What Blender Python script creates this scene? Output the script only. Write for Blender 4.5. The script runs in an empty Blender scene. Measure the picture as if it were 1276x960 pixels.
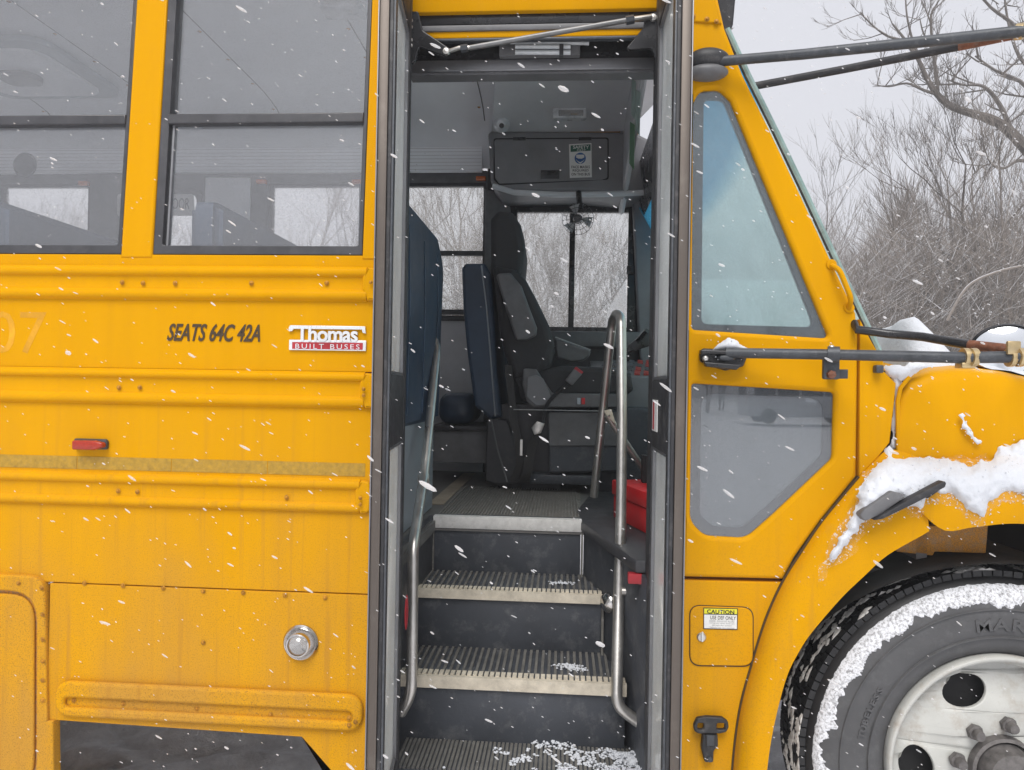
import bpy, bmesh, math, random
from mathutils import Vector, Matrix, noise
random.seed(7)
S = bpy.context.scene
COL = S.collection
R = math.radians
# ---------------------------------------------------------------- camera
CAM = Vector((0, -2.05, 1.5)); F = 900.0
cd = bpy.data.cameras.new('camera'); cam = bpy.data.objects.new('camera', cd); COL.objects.link(cam)
ROT = Matrix.Rotation(R(4.0), 3, 'Z') @ Matrix.Rotation(R(90.2), 3, 'X') @ Matrix.Rotation(R(1.0), 3, 'Z')
cam.matrix_world = Matrix.Translation(CAM) @ ROT.to_4x4()
cd.sensor_width = 36; cd.lens = 36 * F / 1276; cd.clip_start = .05; cd.clip_end = 2000
S.camera = cam
S.cycles.max_bounces = 16; S.cycles.diffuse_bounces = 8; S.cycles.glossy_bounces = 6; S.cycles.transparent_max_bounces = 32
S.view_settings.view_transform = 'Standard'; S.view_settings.look = 'None'
S.view_settings.exposure = 1.1; S.view_settings.gamma = 1
# ---------------------------------------------------------------- sky and sun
W = bpy.data.worlds.new('World'); S.world = W; W.use_nodes = True
wt = W.node_tree; wt.nodes.clear()
sky = wt.nodes.new('ShaderNodeTexSky'); sky.sky_type = 'NISHITA'; sky.sun_disc = False
sky.sun_elevation = R(53); sky.sun_rotation = R(184); sky.dust_density = 5
hs = wt.nodes.new('ShaderNodeHueSaturation'); hs.inputs['Saturation'].default_value = .15
mx = wt.nodes.new('ShaderNodeMix'); mx.data_type = 'RGBA'; mx.inputs[0].default_value = .92
mx.inputs[7].default_value = (3.85, 3.9, 4.22, 1)          # flat snow cloud over the clear sky
bg = wt.nodes.new('ShaderNodeBackground'); bg.inputs[1].default_value = .1
wo = wt.nodes.new('ShaderNodeOutputWorld')
wt.links.new(sky.outputs[0], hs.inputs['Color']); wt.links.new(hs.outputs[0], mx.inputs[6])
wt.links.new(mx.outputs[2], bg.inputs[0]); wt.links.new(bg.outputs[0], wo.inputs[0])
sl = bpy.data.lights.new('sun', 'SUN'); sl.energy = 1.5; sl.angle = R(34); sl.color = (1, .975, .94)
so = bpy.data.objects.new('sun', sl); COL.objects.link(so)
so.rotation_euler = (R(36), 0, R(-4))
# ---------------------------------------------------------------- pixel to place
def ray(px, py):
    return ROT @ Vector(((px - 638) / F, (480 - py) / F, -1))
def P(px, py, Y=0.0):
    d = ray(px, py); return CAM + d * ((Y - CAM.y) / d.y)
TILT = .07; ZT = 1.9
def PT(px, py):                                   # on the leaning window band: Y = (z-ZT)*TILT
    d = ray(px, py); n = Vector((0, 1, -TILT))
    return CAM + d * ((n.dot(Vector((0, 0, ZT)) - CAM)) / n.dot(d))
def XZ(pts, Y=0.0):
    return [(P(a, b, Y).x, P(a, b, Y).z) for a, b in pts]
def XX(px, Y=0.0, py=480): return P(px, py, Y).x
def ZZ(py, Y=0.0, px=638): return P(px, py, Y).z
# ---------------------------------------------------------------- materials
MATS = {}
def nn(t, ty, **k):
    n = t.nodes.new(ty)
    for a, v in k.items(): setattr(n, a, v)
    return n
def base(name, col, rough=.5, metal=0, spec=.5, coat=0):
    m = bpy.data.materials.new(name); m.use_nodes = True; t = m.node_tree
    b = t.nodes['Principled BSDF']
    b.inputs['Base Color'].default_value = (*col, 1); b.inputs['Roughness'].default_value = rough
    b.inputs['Metallic'].default_value = metal; b.inputs['Specular IOR Level'].default_value = spec
    b.inputs['Coat Weight'].default_value = coat
    MATS[name] = m; return m, t, b
def noi(t, scale, detail=4, rough=.6, stretch=None, coord='Object'):
    tc = nn(t, 'ShaderNodeTexCoord'); mp = nn(t, 'ShaderNodeMapping')
    if stretch: mp.inputs['Scale'].default_value = stretch
    g = nn(t, 'ShaderNodeNewGeometry')
    t.links.new(g.outputs['Position'] if coord == 'World' else tc.outputs['Object'], mp.inputs[0])
    n = nn(t, 'ShaderNodeTexNoise'); n.inputs['Scale'].default_value = scale
    n.inputs['Detail'].default_value = detail; n.inputs['Roughness'].default_value = rough
    t.links.new(mp.outputs[0], n.inputs['Vector']); return n.outputs['Fac']
def ramp(t, src, a, b, c0=0, c1=1):
    r = nn(t, 'ShaderNodeMapRange'); r.inputs[1].default_value = a; r.inputs[2].default_value = b
    r.inputs[3].default_value = c0; r.inputs[4].default_value = c1
    t.links.new(src, r.inputs[0]); return r.outputs[0]
def mul(t, a, b, op='MULTIPLY'):
    m = nn(t, 'ShaderNodeMath', operation=op)
    for i, v in enumerate((a, b)):
        if isinstance(v, (int, float)): m.inputs[i].default_value = v
        else: t.links.new(v, m.inputs[i])
    m.use_clamp = True
    return m.outputs[0]
def mixc(t, fac, c0, c1):
    m = nn(t, 'ShaderNodeMix'); m.data_type = 'RGBA'
    t.links.new(fac, m.inputs[0]) if not isinstance(fac, float) else setattr(m.inputs[0], 'default_value', fac)
    for i, c in ((6, c0), (7, c1)):
        if isinstance(c, tuple): m.inputs[i].default_value = (*c, 1)
        else: t.links.new(c, m.inputs[i])
    return m.outputs[2]
def bump(t, b, src, strength=.2, dist=.002):
    n = nn(t, 'ShaderNodeBump'); n.inputs['Strength'].default_value = strength; n.inputs['Distance'].default_value = dist
    t.links.new(src, n.inputs['Height']); t.links.new(n.outputs[0], b.inputs['Normal'])
def simple(name, col, rough=.5, metal=0, var=.25, scale=12, bmp=.0, dust=0, dustcol=(.35, .33, .31), stretch=None, spec=.5):
    m, t, b = base(name, col, rough, metal, spec)
    n = noi(t, scale, 5, .65, stretch, 'World')
    c = mixc(t, ramp(t, n, .3, .7), tuple(x * (1 - var) for x in col), tuple(min(1, x * (1 + var)) for x in col))
    if dust:
        d = noi(t, scale * 1.7 + 3, 8, .75, None, 'World')
        c = mixc(t, ramp(t, d, .52, .78, 0, dust), c, dustcol)
    t.links.new(c, b.inputs['Base Color'])
    r = ramp(t, n, .3, .7, max(.02, rough - .08), min(1, rough + .12)); t.links.new(r, b.inputs['Roughness'])
    if bmp: bump(t, b, noi(t, scale * 14, 3, .6, None, 'World'), bmp, .002)
    return m

def yellow(name, dirt=1.0, up=False):
    m, t, b = base(name, (.86, .37, .001), .45, 0, .04, .0)
    b.inputs['Coat Roughness'].default_value = .2
    g = nn(t, 'ShaderNodeNewGeometry'); sp = nn(t, 'ShaderNodeSeparateXYZ'); t.links.new(g.outputs['Position'], sp.inputs[0])
    low = ramp(t, sp.outputs[2], 1.5, .6, 0, 1)          # road salt thrown up from below
    str1 = noi(t, 9, 5, .6, (1, 1, .06), 'World')
    patch = noi(t, 2.3, 4, .6, (1, 1, .6), 'World')
    fine = noi(t, 240, 3, .8, None, 'World')
    cl = mixc(t, ramp(t, str1, .3, .7), (.655, .312, .0), (.61, .287, .0))
    film = mul(t, mul(t, ramp(t, patch, .38, .62), ramp(t, str1, .3, .65, .35, 1)), low)
    film = mul(t, film, 1.05 * dirt)
    c = mixc(t, film, cl, (.50, .255, .035))
    spk = mul(t, ramp(t, fine, .52, .68), ramp(t, mul(t, patch, low), .08, .38, .0, .9 * dirt))
    c = mixc(t, spk, c, (.30, .15, .03))
    t.links.new(c, b.inputs['Base Color'])
    t.links.new(ramp(t, film, 0, .5, .36, .62), b.inputs['Roughness'])
    drip = mul(t, ramp(t, noi(t, 34, 3, .6, (1, 1, .03), 'World'), .56, .68), ramp(t, low, .0, .7, .06, .55 * dirt))
    c = mixc(t, drip, c, (.42, .20, .03)); t.links.new(c, b.inputs['Base Color'])
    bump(t, b, noi(t, 2.2, 2, .5, None, 'World'), .09, .014)
    return m
YEL = yellow('yellow_paint'); YELF = yellow('yellow_paint_front', .55); YELD = yellow('yellow_paint_dirty', 1.45)
def dirty_yellow():
    m, t, b = base('salted_yellow', (.6, .3, .05), .6)
    c = mixc(t, ramp(t, noi(t, 260, 3, .8, None, 'World'), .42, .6), (.70, .31, .02), (.34, .17, .05))
    c = mixc(t, ramp(t, noi(t, 30, 6, .7, None, 'World'), .45, .7, 0, .7), c, (.32, .27, .2)); t.links.new(c, b.inputs['Base Color'])
dirty_yellow()
simple('teal_edge', (.22, .32, .30), .35, dust=.3, dustcol=(.6, .62, .62))
simple('black_rubber', (.022, .022, .025), .55, dust=.25, bmp=.1)
simple('black_plastic', (.045, .045, .05), .42, bmp=.15, dust=.1)
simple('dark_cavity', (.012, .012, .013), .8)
simple('step_black', (.048, .053, .064), .5, scale=6, dust=.45, bmp=.2, dustcol=(.26, .26, .26))
simple('tread_rubber', (.13, .125, .115), .75, scale=18, dust=.55, dustcol=(.24, .22, .19), bmp=.3)
simple('nosing_rubber', (.58, .52, .42), .75, var=.2, scale=20, dust=.5, dustcol=(.2, .18, .15), bmp=.3)
simple('top_nosing', (.62, .61, .59), .55, var=.15, scale=30, dust=.4, dustcol=(.22, .2, .18), bmp=.4)
simple('floor_mat', (.17, .16, .145), .75, scale=22, dust=.8, dustcol=(.42, .40, .37), bmp=.3)
simple('floor_dark', (.13, .125, .12), .7, scale=8, dust=.5, dustcol=(.13, .12, .11), bmp=.3)
simple('tan_floor', (.30, .25, .19), .7, scale=10, dust=.4)
simple('bronze_aluminium', (.125, .105, .09), .42, .55, var=.2, scale=5, dust=.25, dustcol=(.3, .27, .24), stretch=(1, 1, .1))
simple('grey_aluminium', (.24, .24, .25), .38, .7, var=.15, scale=6)
simple('brushed_steel', (.56, .54, .51), .33, .9, var=.12, scale=9, dust=.3, dustcol=(.35, .33, .3))
simple('chrome', (.6, .58, .56), .16, 1, var=.2, scale=40, dust=.4, dustcol=(.25, .22, .2))
simple('navy_vinyl', (.030, .055, .095), .38, var=.3, scale=5, bmp=.25)
simple('black_cloth', (.032, .032, .035), .75, bmp=.4)
simple('charcoal_plastic', (.13, .13, .135), .5, bmp=.25)
simple('console_plastic', (.19, .19, .20), .45, var=.15, scale=4, bmp=.35)
simple('cap_plastic', (.62, .63, .65), .5, var=.08, scale=3, bmp=.3)
simple('ceiling_paint', (.88, .90, .93), .55, var=.05, scale=3)
simple('panel_grey', (.64, .64, .65), .5, .25, var=.12, scale=4, bmp=.2)
simple('light_grey_panel', (.36, .40, .44), .4, .2, var=.1, scale=5, dust=.2)
simple('heater_grey', (.20, .20, .205), .5, scale=6, bmp=.1)
simple('arm_paint', (.055, .06, .068), .45, .2, var=.3, scale=25, dust=.35, dustcol=(.25, .25, .26), bmp=.2)
simple('arm_steel', (.2, .2, .2), .45, .6, dust=.4)
simple('gloss_black', (.02, .02, .022), .25)
simple('rust', (.16, .055, .025), .7, var=.5, scale=60, dust=.5, dustcol=(.35, .3, .26), bmp=.4)
simple('brass', (.52, .40, .22), .35, .8, dust=.3)
simple('rim_paint', (.47, .47, .44), .45, var=.12, scale=6, dust=.75, dustcol=(.26, .19, .13))
simple('lug_steel', (.15, .14, .135), .6, .5, var=.4, scale=50, bmp=.3)
simple('tyre_side', (.075, .075, .078), .72, var=.2, scale=8, dust=.55, dustcol=(.15, .15, .15), bmp=.25)
simple('tyre_tread', (.012, .012, .013), .55, bmp=.3)
simple('tyre_slush', (.80, .76, .72), .8, var=.3, scale=30, bmp=.5)
simple('amber_lens', (.75, .16, .02), .2)
simple('red_lens', (.36, .03, .012), .22, var=.3, scale=40)
simple('red_plastic', (.62, .016, .02), .38, var=.08)
simple('red_paint', (.40, .02, .03), .45)
simple('white_vinyl', (.72, .72, .70), .5, var=.05)
simple('green_vinyl', (.02, .10, .07), .5)
simple('mask_blue', (.02, .10, .30), .5)
simple('black_print', (.02, .02, .02), .6)
simple('brown_print', (.055, .03, .008), .55, var=.2, scale=60)
simple('yellow_vinyl', (.75, .70, .03), .5)
simple('grey_print', (.4, .4, .4), .6)
simple('pale_green_paper', (.34, .46, .42), .6)
simple('green_paper', (.10, .24, .12), .6)
simple('lamp_white', (.62, .64, .66), .3)
simple('silver_badge', (.78, .80, .82), .25, .35, var=.05)
simple('ghost_yellow', (.60, .282, .0), .45)
simple('olive_tape', (.38, .22, .015), .55, var=.25, scale=60, dust=.45, dustcol=(.42, .3, .12))
simple('screw_metal', (.42, .19, .012), .5, .3, var=.5, scale=90)
simple('speaker_black', (.03, .03, .034), .6)
simple('white_van', (.62, .63, .65), .3, var=.05)
simple('dark_glass', (.03, .035, .04), .1)
simple('switch_dark', (.09, .09, .10), .4)
simple('red_switch', (.42, .04, .03), .4)
simple('fan_grey', (.35, .35, .36), .4)
simple('webbing', (.035, .033, .033), .7, bmp=.5)
def snow_mat(name, c=(.66, .68, .72)):
    m, t, b = base(name, c, .75)
    n = noi(t, 60, 6, .7, None, 'World')
    t.links.new(mixc(t, ramp(t, n, .3, .7), tuple(x * .93 for x in c), c), b.inputs['Base Color'])
    b.inputs['Subsurface Weight'].default_value = 0
    bump(t, b, n, .5, .008); return m
snow_mat('snow'); 
def powder(name, base_m, lo, hi, snowcol=(.84, .85, .88)):    # thin speckled snow on the tyre wall
    m, t, b = base(name, base_m, .75)
    n = noi(t, 130, 6, .75, None, 'World')
    t.links.new(mixc(t, ramp(t, n, lo, hi), base_m, snowcol), b.inputs['Base Color']); bump(t, b, n, .2, .004)
powder('powder_snow', (.25, .25, .255), .38, .54, (.74, .75, .78))
def ground_mat():
    m, t, b = base('snow_ground', (.7, .7, .72), .7)
    n = noi(t, 1.6, 6, .65, (1, 1.6, 1), 'World'); n2 = noi(t, 9, 8, .7, None, 'World')
    c = mixc(t, ramp(t, n2, .42, .62), (.74, .74, .76), (.95, .96, .98))
    g = nn(t, 'ShaderNodeNewGeometry'); sp = nn(t, 'ShaderNodeSeparateXYZ'); t.links.new(g.outputs['Position'], sp.inputs[0])
    far = ramp(t, sp.outputs[1], 5, 9); near = ramp(t, sp.outputs[1], -.1, -1.2)
    c = mixc(t, mul(t, far, near, 'ADD'), c, (.82, .83, .86))
    t.links.new(c, b.inputs['Base Color']); bump(t, b, n2, .6, .03)
ground_mat()
def bark(name, a, bcol, snow=.35):
    m, t, b = base(name, a, .85)
    n = noi(t, 3, 6, .7, None, 'World')
    c = mixc(t, ramp(t, n, .3, .7), a, bcol)
    g = nn(t, 'ShaderNodeNewGeometry'); sp = nn(t, 'ShaderNodeSeparateXYZ'); t.links.new(g.outputs['Normal'], sp.inputs[0])
    c = mixc(t, mul(t, ramp(t, sp.outputs[2], .35, .8), snow), c, (.75, .76, .8))
    t.links.new(c, b.inputs['Base Color'])
bark('bark_dark', (.075, .062, .052), (.15, .13, .115)); bark('bark_grey', (.12, .10, .085), (.22, .19, .165)); bark('twig_brown', (.145, .12, .10), (.26, .225, .195), .8)
def glass(name, tint=(1, 1, 1), refl=.1, film=0.0, filmcol=(.6, .62, .65), specks=0.0, rough=.02, band=None, filmtop=None, spsc=230):
    m = bpy.data.materials.new(name); m.use_nodes = True; t = m.node_tree; t.nodes.clear(); MATS[name] = m
    tr = nn(t, 'ShaderNodeBsdfTransparent'); tr.inputs[0].default_value = (*tint, 1)
    gl = nn(t, 'ShaderNodeBsdfGlossy'); gl.inputs['Roughness'].default_value = rough
    df = nn(t, 'ShaderNodeBsdfDiffuse'); df.inputs[0].default_value = (*filmcol, 1)
    tl = nn(t, 'ShaderNodeBsdfTranslucent'); tl.inputs[0].default_value = (*filmcol, 1)
    dm = nn(t, 'ShaderNodeMixShader'); dm.inputs[0].default_value = .85 if name in ('far_glass', 'windshield_glass') else .5
    t.links.new(df.outputs[0], dm.inputs[1]); t.links.new(tl.outputs[0], dm.inputs[2])
    lw = nn(t, 'ShaderNodeLayerWeight'); lw.inputs[0].default_value = .5
    f = ramp(t, mul(t, lw.outputs['Facing'], 4.5, 'POWER'), 0, 1, refl, 1)
    m1 = nn(t, 'ShaderNodeMixShader'); t.links.new(f, m1.inputs[0]); t.links.new(tr.outputs[0], m1.inputs[1]); t.links.new(gl.outputs[0], m1.inputs[2])
    m2 = nn(t, 'ShaderNodeMixShader')
    n = noi(t, 3, 4, .6, None, 'World'); ff = ramp(t, n, .3, .7, film * .75, film * 1.25)
    if specks:
        s = noi(t, spsc, 2, .6, None, 'World'); ff = mul(t, ff, ramp(t, s, .56, .66, 0, specks), 'ADD')
    t.links.new(ff, m2.inputs[0]); t.links.new(m1.outputs[0], m2.inputs[1]); t.links.new(dm.outputs[0], m2.inputs[2])
    if band:
        g = nn(t, 'ShaderNodeNewGeometry'); sp = nn(t, 'ShaderNodeSeparateXYZ'); t.links.new(g.outputs['Position'], sp.inputs[0])
        k = ramp(t, sp.outputs[2], band[0], band[1])
        for nd in (tr, df, tl):
            t.links.new(mixc(t, k, tuple(nd.inputs[0].default_value[:3]), band[2]), nd.inputs[0])
    o = nn(t, 'ShaderNodeOutputMaterial'); t.links.new(m2.outputs[0], o.inputs[0]); return m
glass('window_glass', (.98, .98, .99), .15, .05, (.82, .84, .87), .09, spsc=260)
glass('far_glass', (.98, .98, .97), .03, .16, (.90, .90, .89), .4, spsc=90)
glass('leaf_glass', (.9, .93, .93), .14, .45, (.8, .83, .83), .1)
glass('quarter_glass', (.85, .9, .92), .10, .05, (.6, .64, .66), .08, spsc=260)
glass('quarter_fog', (.95, .97, .97), .02, .14, (.8, .86, .86), .05, spsc=260)
glass('lower_fog', (.9, .92, .93), .03, .55, (.62, .64, .66), .1, spsc=260)
glass('lower_glass', (.8, .82, .84), .13, .06, (.5, .52, .54), .1, spsc=260)
glass('windshield_glass', (.80, .95, .92), .02, .42, (.93, 1, .98), .2, band=(2.29, 2.38, (.25, .60, .76)), spsc=90)
glass('clear_lens', (.9, .9, .9), .2, .25, (.7, .7, .7), 0)
glass('frost', (1, 1, 1), .0, .06, (.80, .81, .84), .85, spsc=120)
glass('flake_white', (1, 1, 1), .0, .5, (.92, .92, .93), .0)
def tape_mat():
    m, t, b = base('steel_mirror', (.82, .84, .86), .03, 1)
tape_mat()
# ---------------------------------------------------------------- mesh building
ORG = {}
def link(ob, parent=None, loc=Vector((0, 0, 0))):
    COL.objects.link(ob); ORG[ob.name] = Vector(loc)
    if parent:
        ob.parent = parent; ob.location = Vector(loc) - ORG[parent.name]
    else: ob.location = loc
    return ob
def finish(me, name, mat, parent=None, sharp=35, kind=None, label=None, cat=None, group=None):
    me.name = name
    if len(me.vertices):
        xs = [v.co for v in me.vertices]
        lo = Vector([min(c[i] for c in xs) for i in range(3)]); hi = Vector([max(c[i] for c in xs) for i in range(3)])
        c = (lo + hi) / 2
        if parent is None: c.z = lo.z
        me.transform(Matrix.Translation(-c))
    else: c = Vector()
    me.materials.clear(); me.materials.append(MATS[mat])
    me.polygons.foreach_set('use_smooth', [True] * len(me.polygons)); me.set_sharp_from_angle(angle=R(sharp)); me.update()
    ob = bpy.data.objects.new(name, me); link(ob, parent, c)
    props(ob, label, cat, group, kind); return ob
def props(ob, label=None, cat=None, group=None, kind=None):
    if label: ob['label'] = label
    if cat: ob['category'] = cat
    if group: ob['group'] = group
    if kind: ob['kind'] = kind
    return ob
class MB:
    def __init__(s): s.v = []; s.f = []
    def add(s, vs, fs):
        o = len(s.v); s.v += [tuple(v) for v in vs]; s.f += [tuple(i + o for i in f) for f in fs]; return s
    def box(s, x0, x1, y0, y1, z0, z1):
        x0, x1 = sorted((x0, x1)); y0, y1 = sorted((y0, y1)); z0, z1 = sorted((z0, z1))
        v = [(x, y, z) for x in (x0, x1) for y in (y0, y1) for z in (z0, z1)]
        return s.add(v, [(0, 1, 3, 2), (4, 6, 7, 5), (0, 4, 5, 1), (2, 3, 7, 6), (0, 2, 6, 4), (1, 5, 7, 3)])
    def pbox(s, a, b, c, d, Y0, Y1):
        mx_, my_ = (a + c) / 2, (b + d) / 2
        return s.box(P(a, my_, Y0).x, P(c, my_, Y0).x, Y0, Y1, P(mx_, d, Y0).z, P(mx_, b, Y0).z)
    def prism(s, pts, y0, y1):                   # pts: (x,z) polygon
        n = len(pts)
        ar = sum(pts[i][0] * pts[(i + 1) % n][1] - pts[(i + 1) % n][0] * pts[i][1] for i in range(n))
        if ar < 0: pts = pts[::-1]
        y0, y1 = sorted((y0, y1))
        v = [(x, y0, z) for x, z in pts] + [(x, y1, z) for x, z in pts]
        f = [tuple(range(n)), tuple(range(2 * n - 1, n - 1, -1))] + [(i, i + n, (i + 1) % n + n, (i + 1) % n) for i in range(n)]
        return s.add(v, f)
    def tube(s, pts, r, n=10, caps=True):
        pts = [Vector(p) for p in pts]; rs = r if isinstance(r, (list, tuple)) else [r] * len(pts)
        ring0 = len(s.v); up = None
        for i, p in enumerate(pts):
            d = (pts[min(i + 1, len(pts) - 1)] - pts[max(i - 1, 0)])
            if d.length < 1e-9: d = Vector((0, 0, 1))
            d.normalize()
            if up is None:
                up = d.orthogonal().normalized()
            else:
                up = up - d * up.dot(d)
                up = up.normalized() if up.length > 1e-6 else d.orthogonal().normalized()
            q = d.cross(up)
            for k in range(n):
                a = 2 * math.pi * k / n; s.v.append(tuple(p + (up * math.cos(a) + q * math.sin(a)) * rs[i]))
        for i in range(len(pts) - 1):
            for k in range(n):
                a = ring0 + i * n + k; b = ring0 + i * n + (k + 1) % n
                s.f.append((a, b, b + n, a + n))
        if caps:
            s.f.append(tuple(ring0 + k for k in range(n - 1, -1, -1)))
            e = ring0 + (len(pts) - 1) * n; s.f.append(tuple(e + k for k in range(n)))
        return s
    def lathe(s, prof, c, ax=(0, 1, 0), n=32, a0=0, a1=2 * math.pi):   # prof: (r, h along ax)
        ax = Vector(ax).normalized(); u = ax.orthogonal().normalized(); w = ax.cross(u); c = Vector(c)
        full = abs(a1 - a0 - 2 * math.pi) < 1e-6; m = n if full else n + 1; o = len(s.v)
        for r, h in prof:
            for k in range(m):
                a = a0 + (a1 - a0) * k / n
                s.v.append(tuple(c + ax * h + (u * math.cos(a) + w * math.sin(a)) * r))
        for i in range(len(prof) - 1):
            for k in range(n):
                a = o + i * m + k; b = o + i * m + (k + 1) % m
                s.f.append((a, a + m, b + m, b))
        return s
    def ell(s, c, rx, ry, rz, n=8, m=6, mat=None):
        c = Vector(c); o = len(s.v)
        for i in range(m + 1):
            th = math.pi * i / m
            for k in range(n):
                ph = 2 * math.pi * k / n
                p = Vector((rx * math.sin(th) * math.cos(ph), ry * math.sin(th) * math.sin(ph), rz * math.cos(th)))
                if mat: p = mat @ p
                s.v.append(tuple(c + p))
        for i in range(m):
            for k in range(n):
                a = o + i * n + k; b = o + i * n + (k + 1) % n; s.f.append((a, a + n, b + n, b))
        return s
    def mesh(s, bevel=0, seg=2, merge=False):
        me = bpy.data.meshes.new('m'); me.from_pydata(s.v, [], s.f)
        if bevel or merge:
            bm = bmesh.new(); bm.from_mesh(me)
            if merge: bmesh.ops.remove_doubles(bm, verts=bm.verts, dist=1e-5)
            if bevel:
                es = [e for e in bm.edges if len(e.link_faces) == 2 and e.calc_face_angle(0) > .5]
                bmesh.ops.bevel(bm, geom=es, offset=bevel, segments=seg, affect='EDGES', clamp_overlap=True, profile=.5)
            bm.to_mesh(me); bm.free()
        return me
    def build(s, name, mat, parent=None, bevel=0, seg=2, sharp=35, merge=False, **k):
        return finish(s.mesh(bevel, seg, merge), name, mat, parent, sharp, **k)
def fillet(pts, r, n=6):
    out = []; N = len(pts)
    for i, p in enumerate(pts):
        rr = r[i] if isinstance(r, (list, tuple)) else r
        p = Vector(p[:2]); a = Vector(pts[i - 1][:2]) - p; b = Vector(pts[(i + 1) % N][:2]) - p
        la, lb = a.length, b.length
        if rr <= 0 or la < 1e-6 or lb < 1e-6: out.append(tuple(p)); continue
        a /= la; b /= lb; ang = math.acos(max(-1, min(1, a.dot(b))))
        if ang > 3.05: out.append(tuple(p)); continue
        t = min(rr / math.tan(ang / 2), la * .48, lb * .48)
        s0, s1 = p + a * t, p + b * t
        for k in range(n + 1):
            u = k / n; out.append(tuple(s0 * (1 - u) ** 2 + p * 2 * u * (1 - u) + s1 * u * u))
    return out
def plate_mesh(outer, holes, y0, y1, bevel=.003):
    cu = bpy.data.curves.new('c', 'CURVE'); cu.dimensions = '2D'; cu.fill_mode = 'BOTH'
    for loop in [outer] + list(holes):
        sp = cu.splines.new('POLY'); sp.points.add(len(loop) - 1); sp.use_cyclic_u = True
        for q, (x, z) in zip(sp.points, loop): q.co = (x, z, 0, 1)
    th = abs(y1 - y0) / 2; bevel = min(bevel, th * .95)
    cu.extrude = th - bevel; cu.bevel_depth = bevel; cu.bevel_resolution = 2; cu.offset = -bevel
    ob = bpy.data.objects.new('c', cu); COL.objects.link(ob)
    dg = bpy.context.evaluated_depsgraph_get(); dg.update()
    me = bpy.data.meshes.new_from_object(ob.evaluated_get(dg))
    bpy.data.objects.remove(ob); bpy.data.curves.remove(cu)
    yc = (y0 + y1) / 2
    for v in me.vertices: x, y, z = v.co; v.co = (x, yc - z, y)
    return me
def plate(name, outer, y0, y1, mat, parent, holes=(), bevel=.003, **k):
    return finish(plate_mesh(outer, holes, y0, y1, bevel), name, mat, parent, **k)
def text(name, body, a, b, c, d, Y, mat, parent, ext=.0008, shear=0, font_off=0, maxrot=None, spacing=1, **k):
    cu = bpy.data.curves.new('t', 'FONT'); cu.body = body; cu.size = 1; cu.extrude = .02; cu.shear = shear; cu.offset = font_off
    cu.space_character = spacing; cu.resolution_u = 3
    ob = bpy.data.objects.new('t', cu); COL.objects.link(ob)
    dg = bpy.context.evaluated_depsgraph_get(); dg.update()
    me = bpy.data.meshes.new_from_object(ob.evaluated_get(dg)); bpy.data.objects.remove(ob); bpy.data.curves.remove(cu)
    xs = [v.co.x for v in me.vertices]; ys = [v.co.y for v in me.vertices]
    x0, x1, y0, y1 = min(xs), max(xs), min(ys), max(ys)
    q0 = P(a, d, Y); q1 = P(c, b, Y); q01 = P(c, d, Y)
    for v in me.vertices:
        u = (v.co.x - x0) / (x1 - x0); w = (v.co.y - y0) / (y1 - y0)
        x = q0.x + (q01.x - q0.x) * u
        z = q0.z + (P(a, b, Y).z - q0.z) * w
        v.co = (x, Y - ext * (v.co.z / .02), z)
    return finish(me, name, mat, parent, **k)
def empty(name, loc, **k):
    o = bpy.data.objects.new(name, None); o.empty_display_size = .2; link(o, None, loc); props(o, **k); return o
def copy_tree(o, parent=None):
    c = o.copy(); COL.objects.link(c)
    if parent: c.parent = parent
    for ch in list(o.children): copy_tree(ch, c)
    return c
def smoothline(pts, n=6):
    pts = [Vector(p) for p in pts]; out = []
    for i in range(len(pts) - 1):
        p0 = pts[max(i - 1, 0)]; p1 = pts[i]; p2 = pts[i + 1]; p3 = pts[min(i + 2, len(pts) - 1)]
        for k in range(n):
            t = k / n
            out.append(.5 * ((2 * p1) + (-p0 + p2) * t + (2 * p0 - 5 * p1 + 4 * p2 - p3) * t * t + (-p0 + 3 * p1 - 3 * p2 + p3) * t ** 3))
    out.append(pts[-1]); return out
def bendpipe(pts, rad, n=6):                     # straight runs with rounded corners
    pts = [Vector(p) for p in pts]; out = [pts[0]]
    for i in range(1, len(pts) - 1):
        a = pts[i - 1] - pts[i]; b = pts[i + 1] - pts[i]; t = min(rad, a.length * .48, b.length * .48)
        s0 = pts[i] + a.normalized() * t; s1 = pts[i] + b.normalized() * t
        for k in range(n + 1):
            u = k / n; out.append(s0 * (1 - u) ** 2 + pts[i] * 2 * u * (1 - u) + s1 * u * u)
    out.append(pts[-1]); return out

# ---------------------------------------------------------------- ground
WC = P(1250, 958, .0); WR = .52                      # front wheel centre and radius
G = WC.z - WR + .012
def axis_pts(near, far, n):
    out = []
    for i in range(-n, n + 1):
        u = i / n; out.append(math.copysign(near * abs(u) + (far - near) * abs(u) ** 5, u))
    return out
gx = axis_pts(7, 150, 110); gy = [v + 1.5 for v in axis_pts(7, 150, 110)]
gv = []; gf = []
for y in gy:
    for x in gx:
        r = math.hypot(x, y - 1); a = 1 if r < 9 else max(0, 1 - (r - 9) / 10)
        h = (abs(noise.noise(Vector((x * 2.2, y * 4.5, 3)))) * .13 + noise.noise(Vector((x * 8, y * 13, 7))) * .025) * a - .03
        if r > 25: h += .15 * noise.noise(Vector((x * .05, y * .05, 0)))
        if math.hypot(x - WC.x, y - .15) < .5: h = min(h, -.012)
        gv.append((x, y, G + h))
nx = len(gx)
for j in range(len(gy) - 1):
    for i in range(nx - 1):
        a = j * nx + i; gf.append((a, a + 1, a + nx + 1, a + nx))
m = MB(); m.v = gv; m.f = gf
m.build('ground', 'snow_ground', None, kind='structure', sharp=60)

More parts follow.
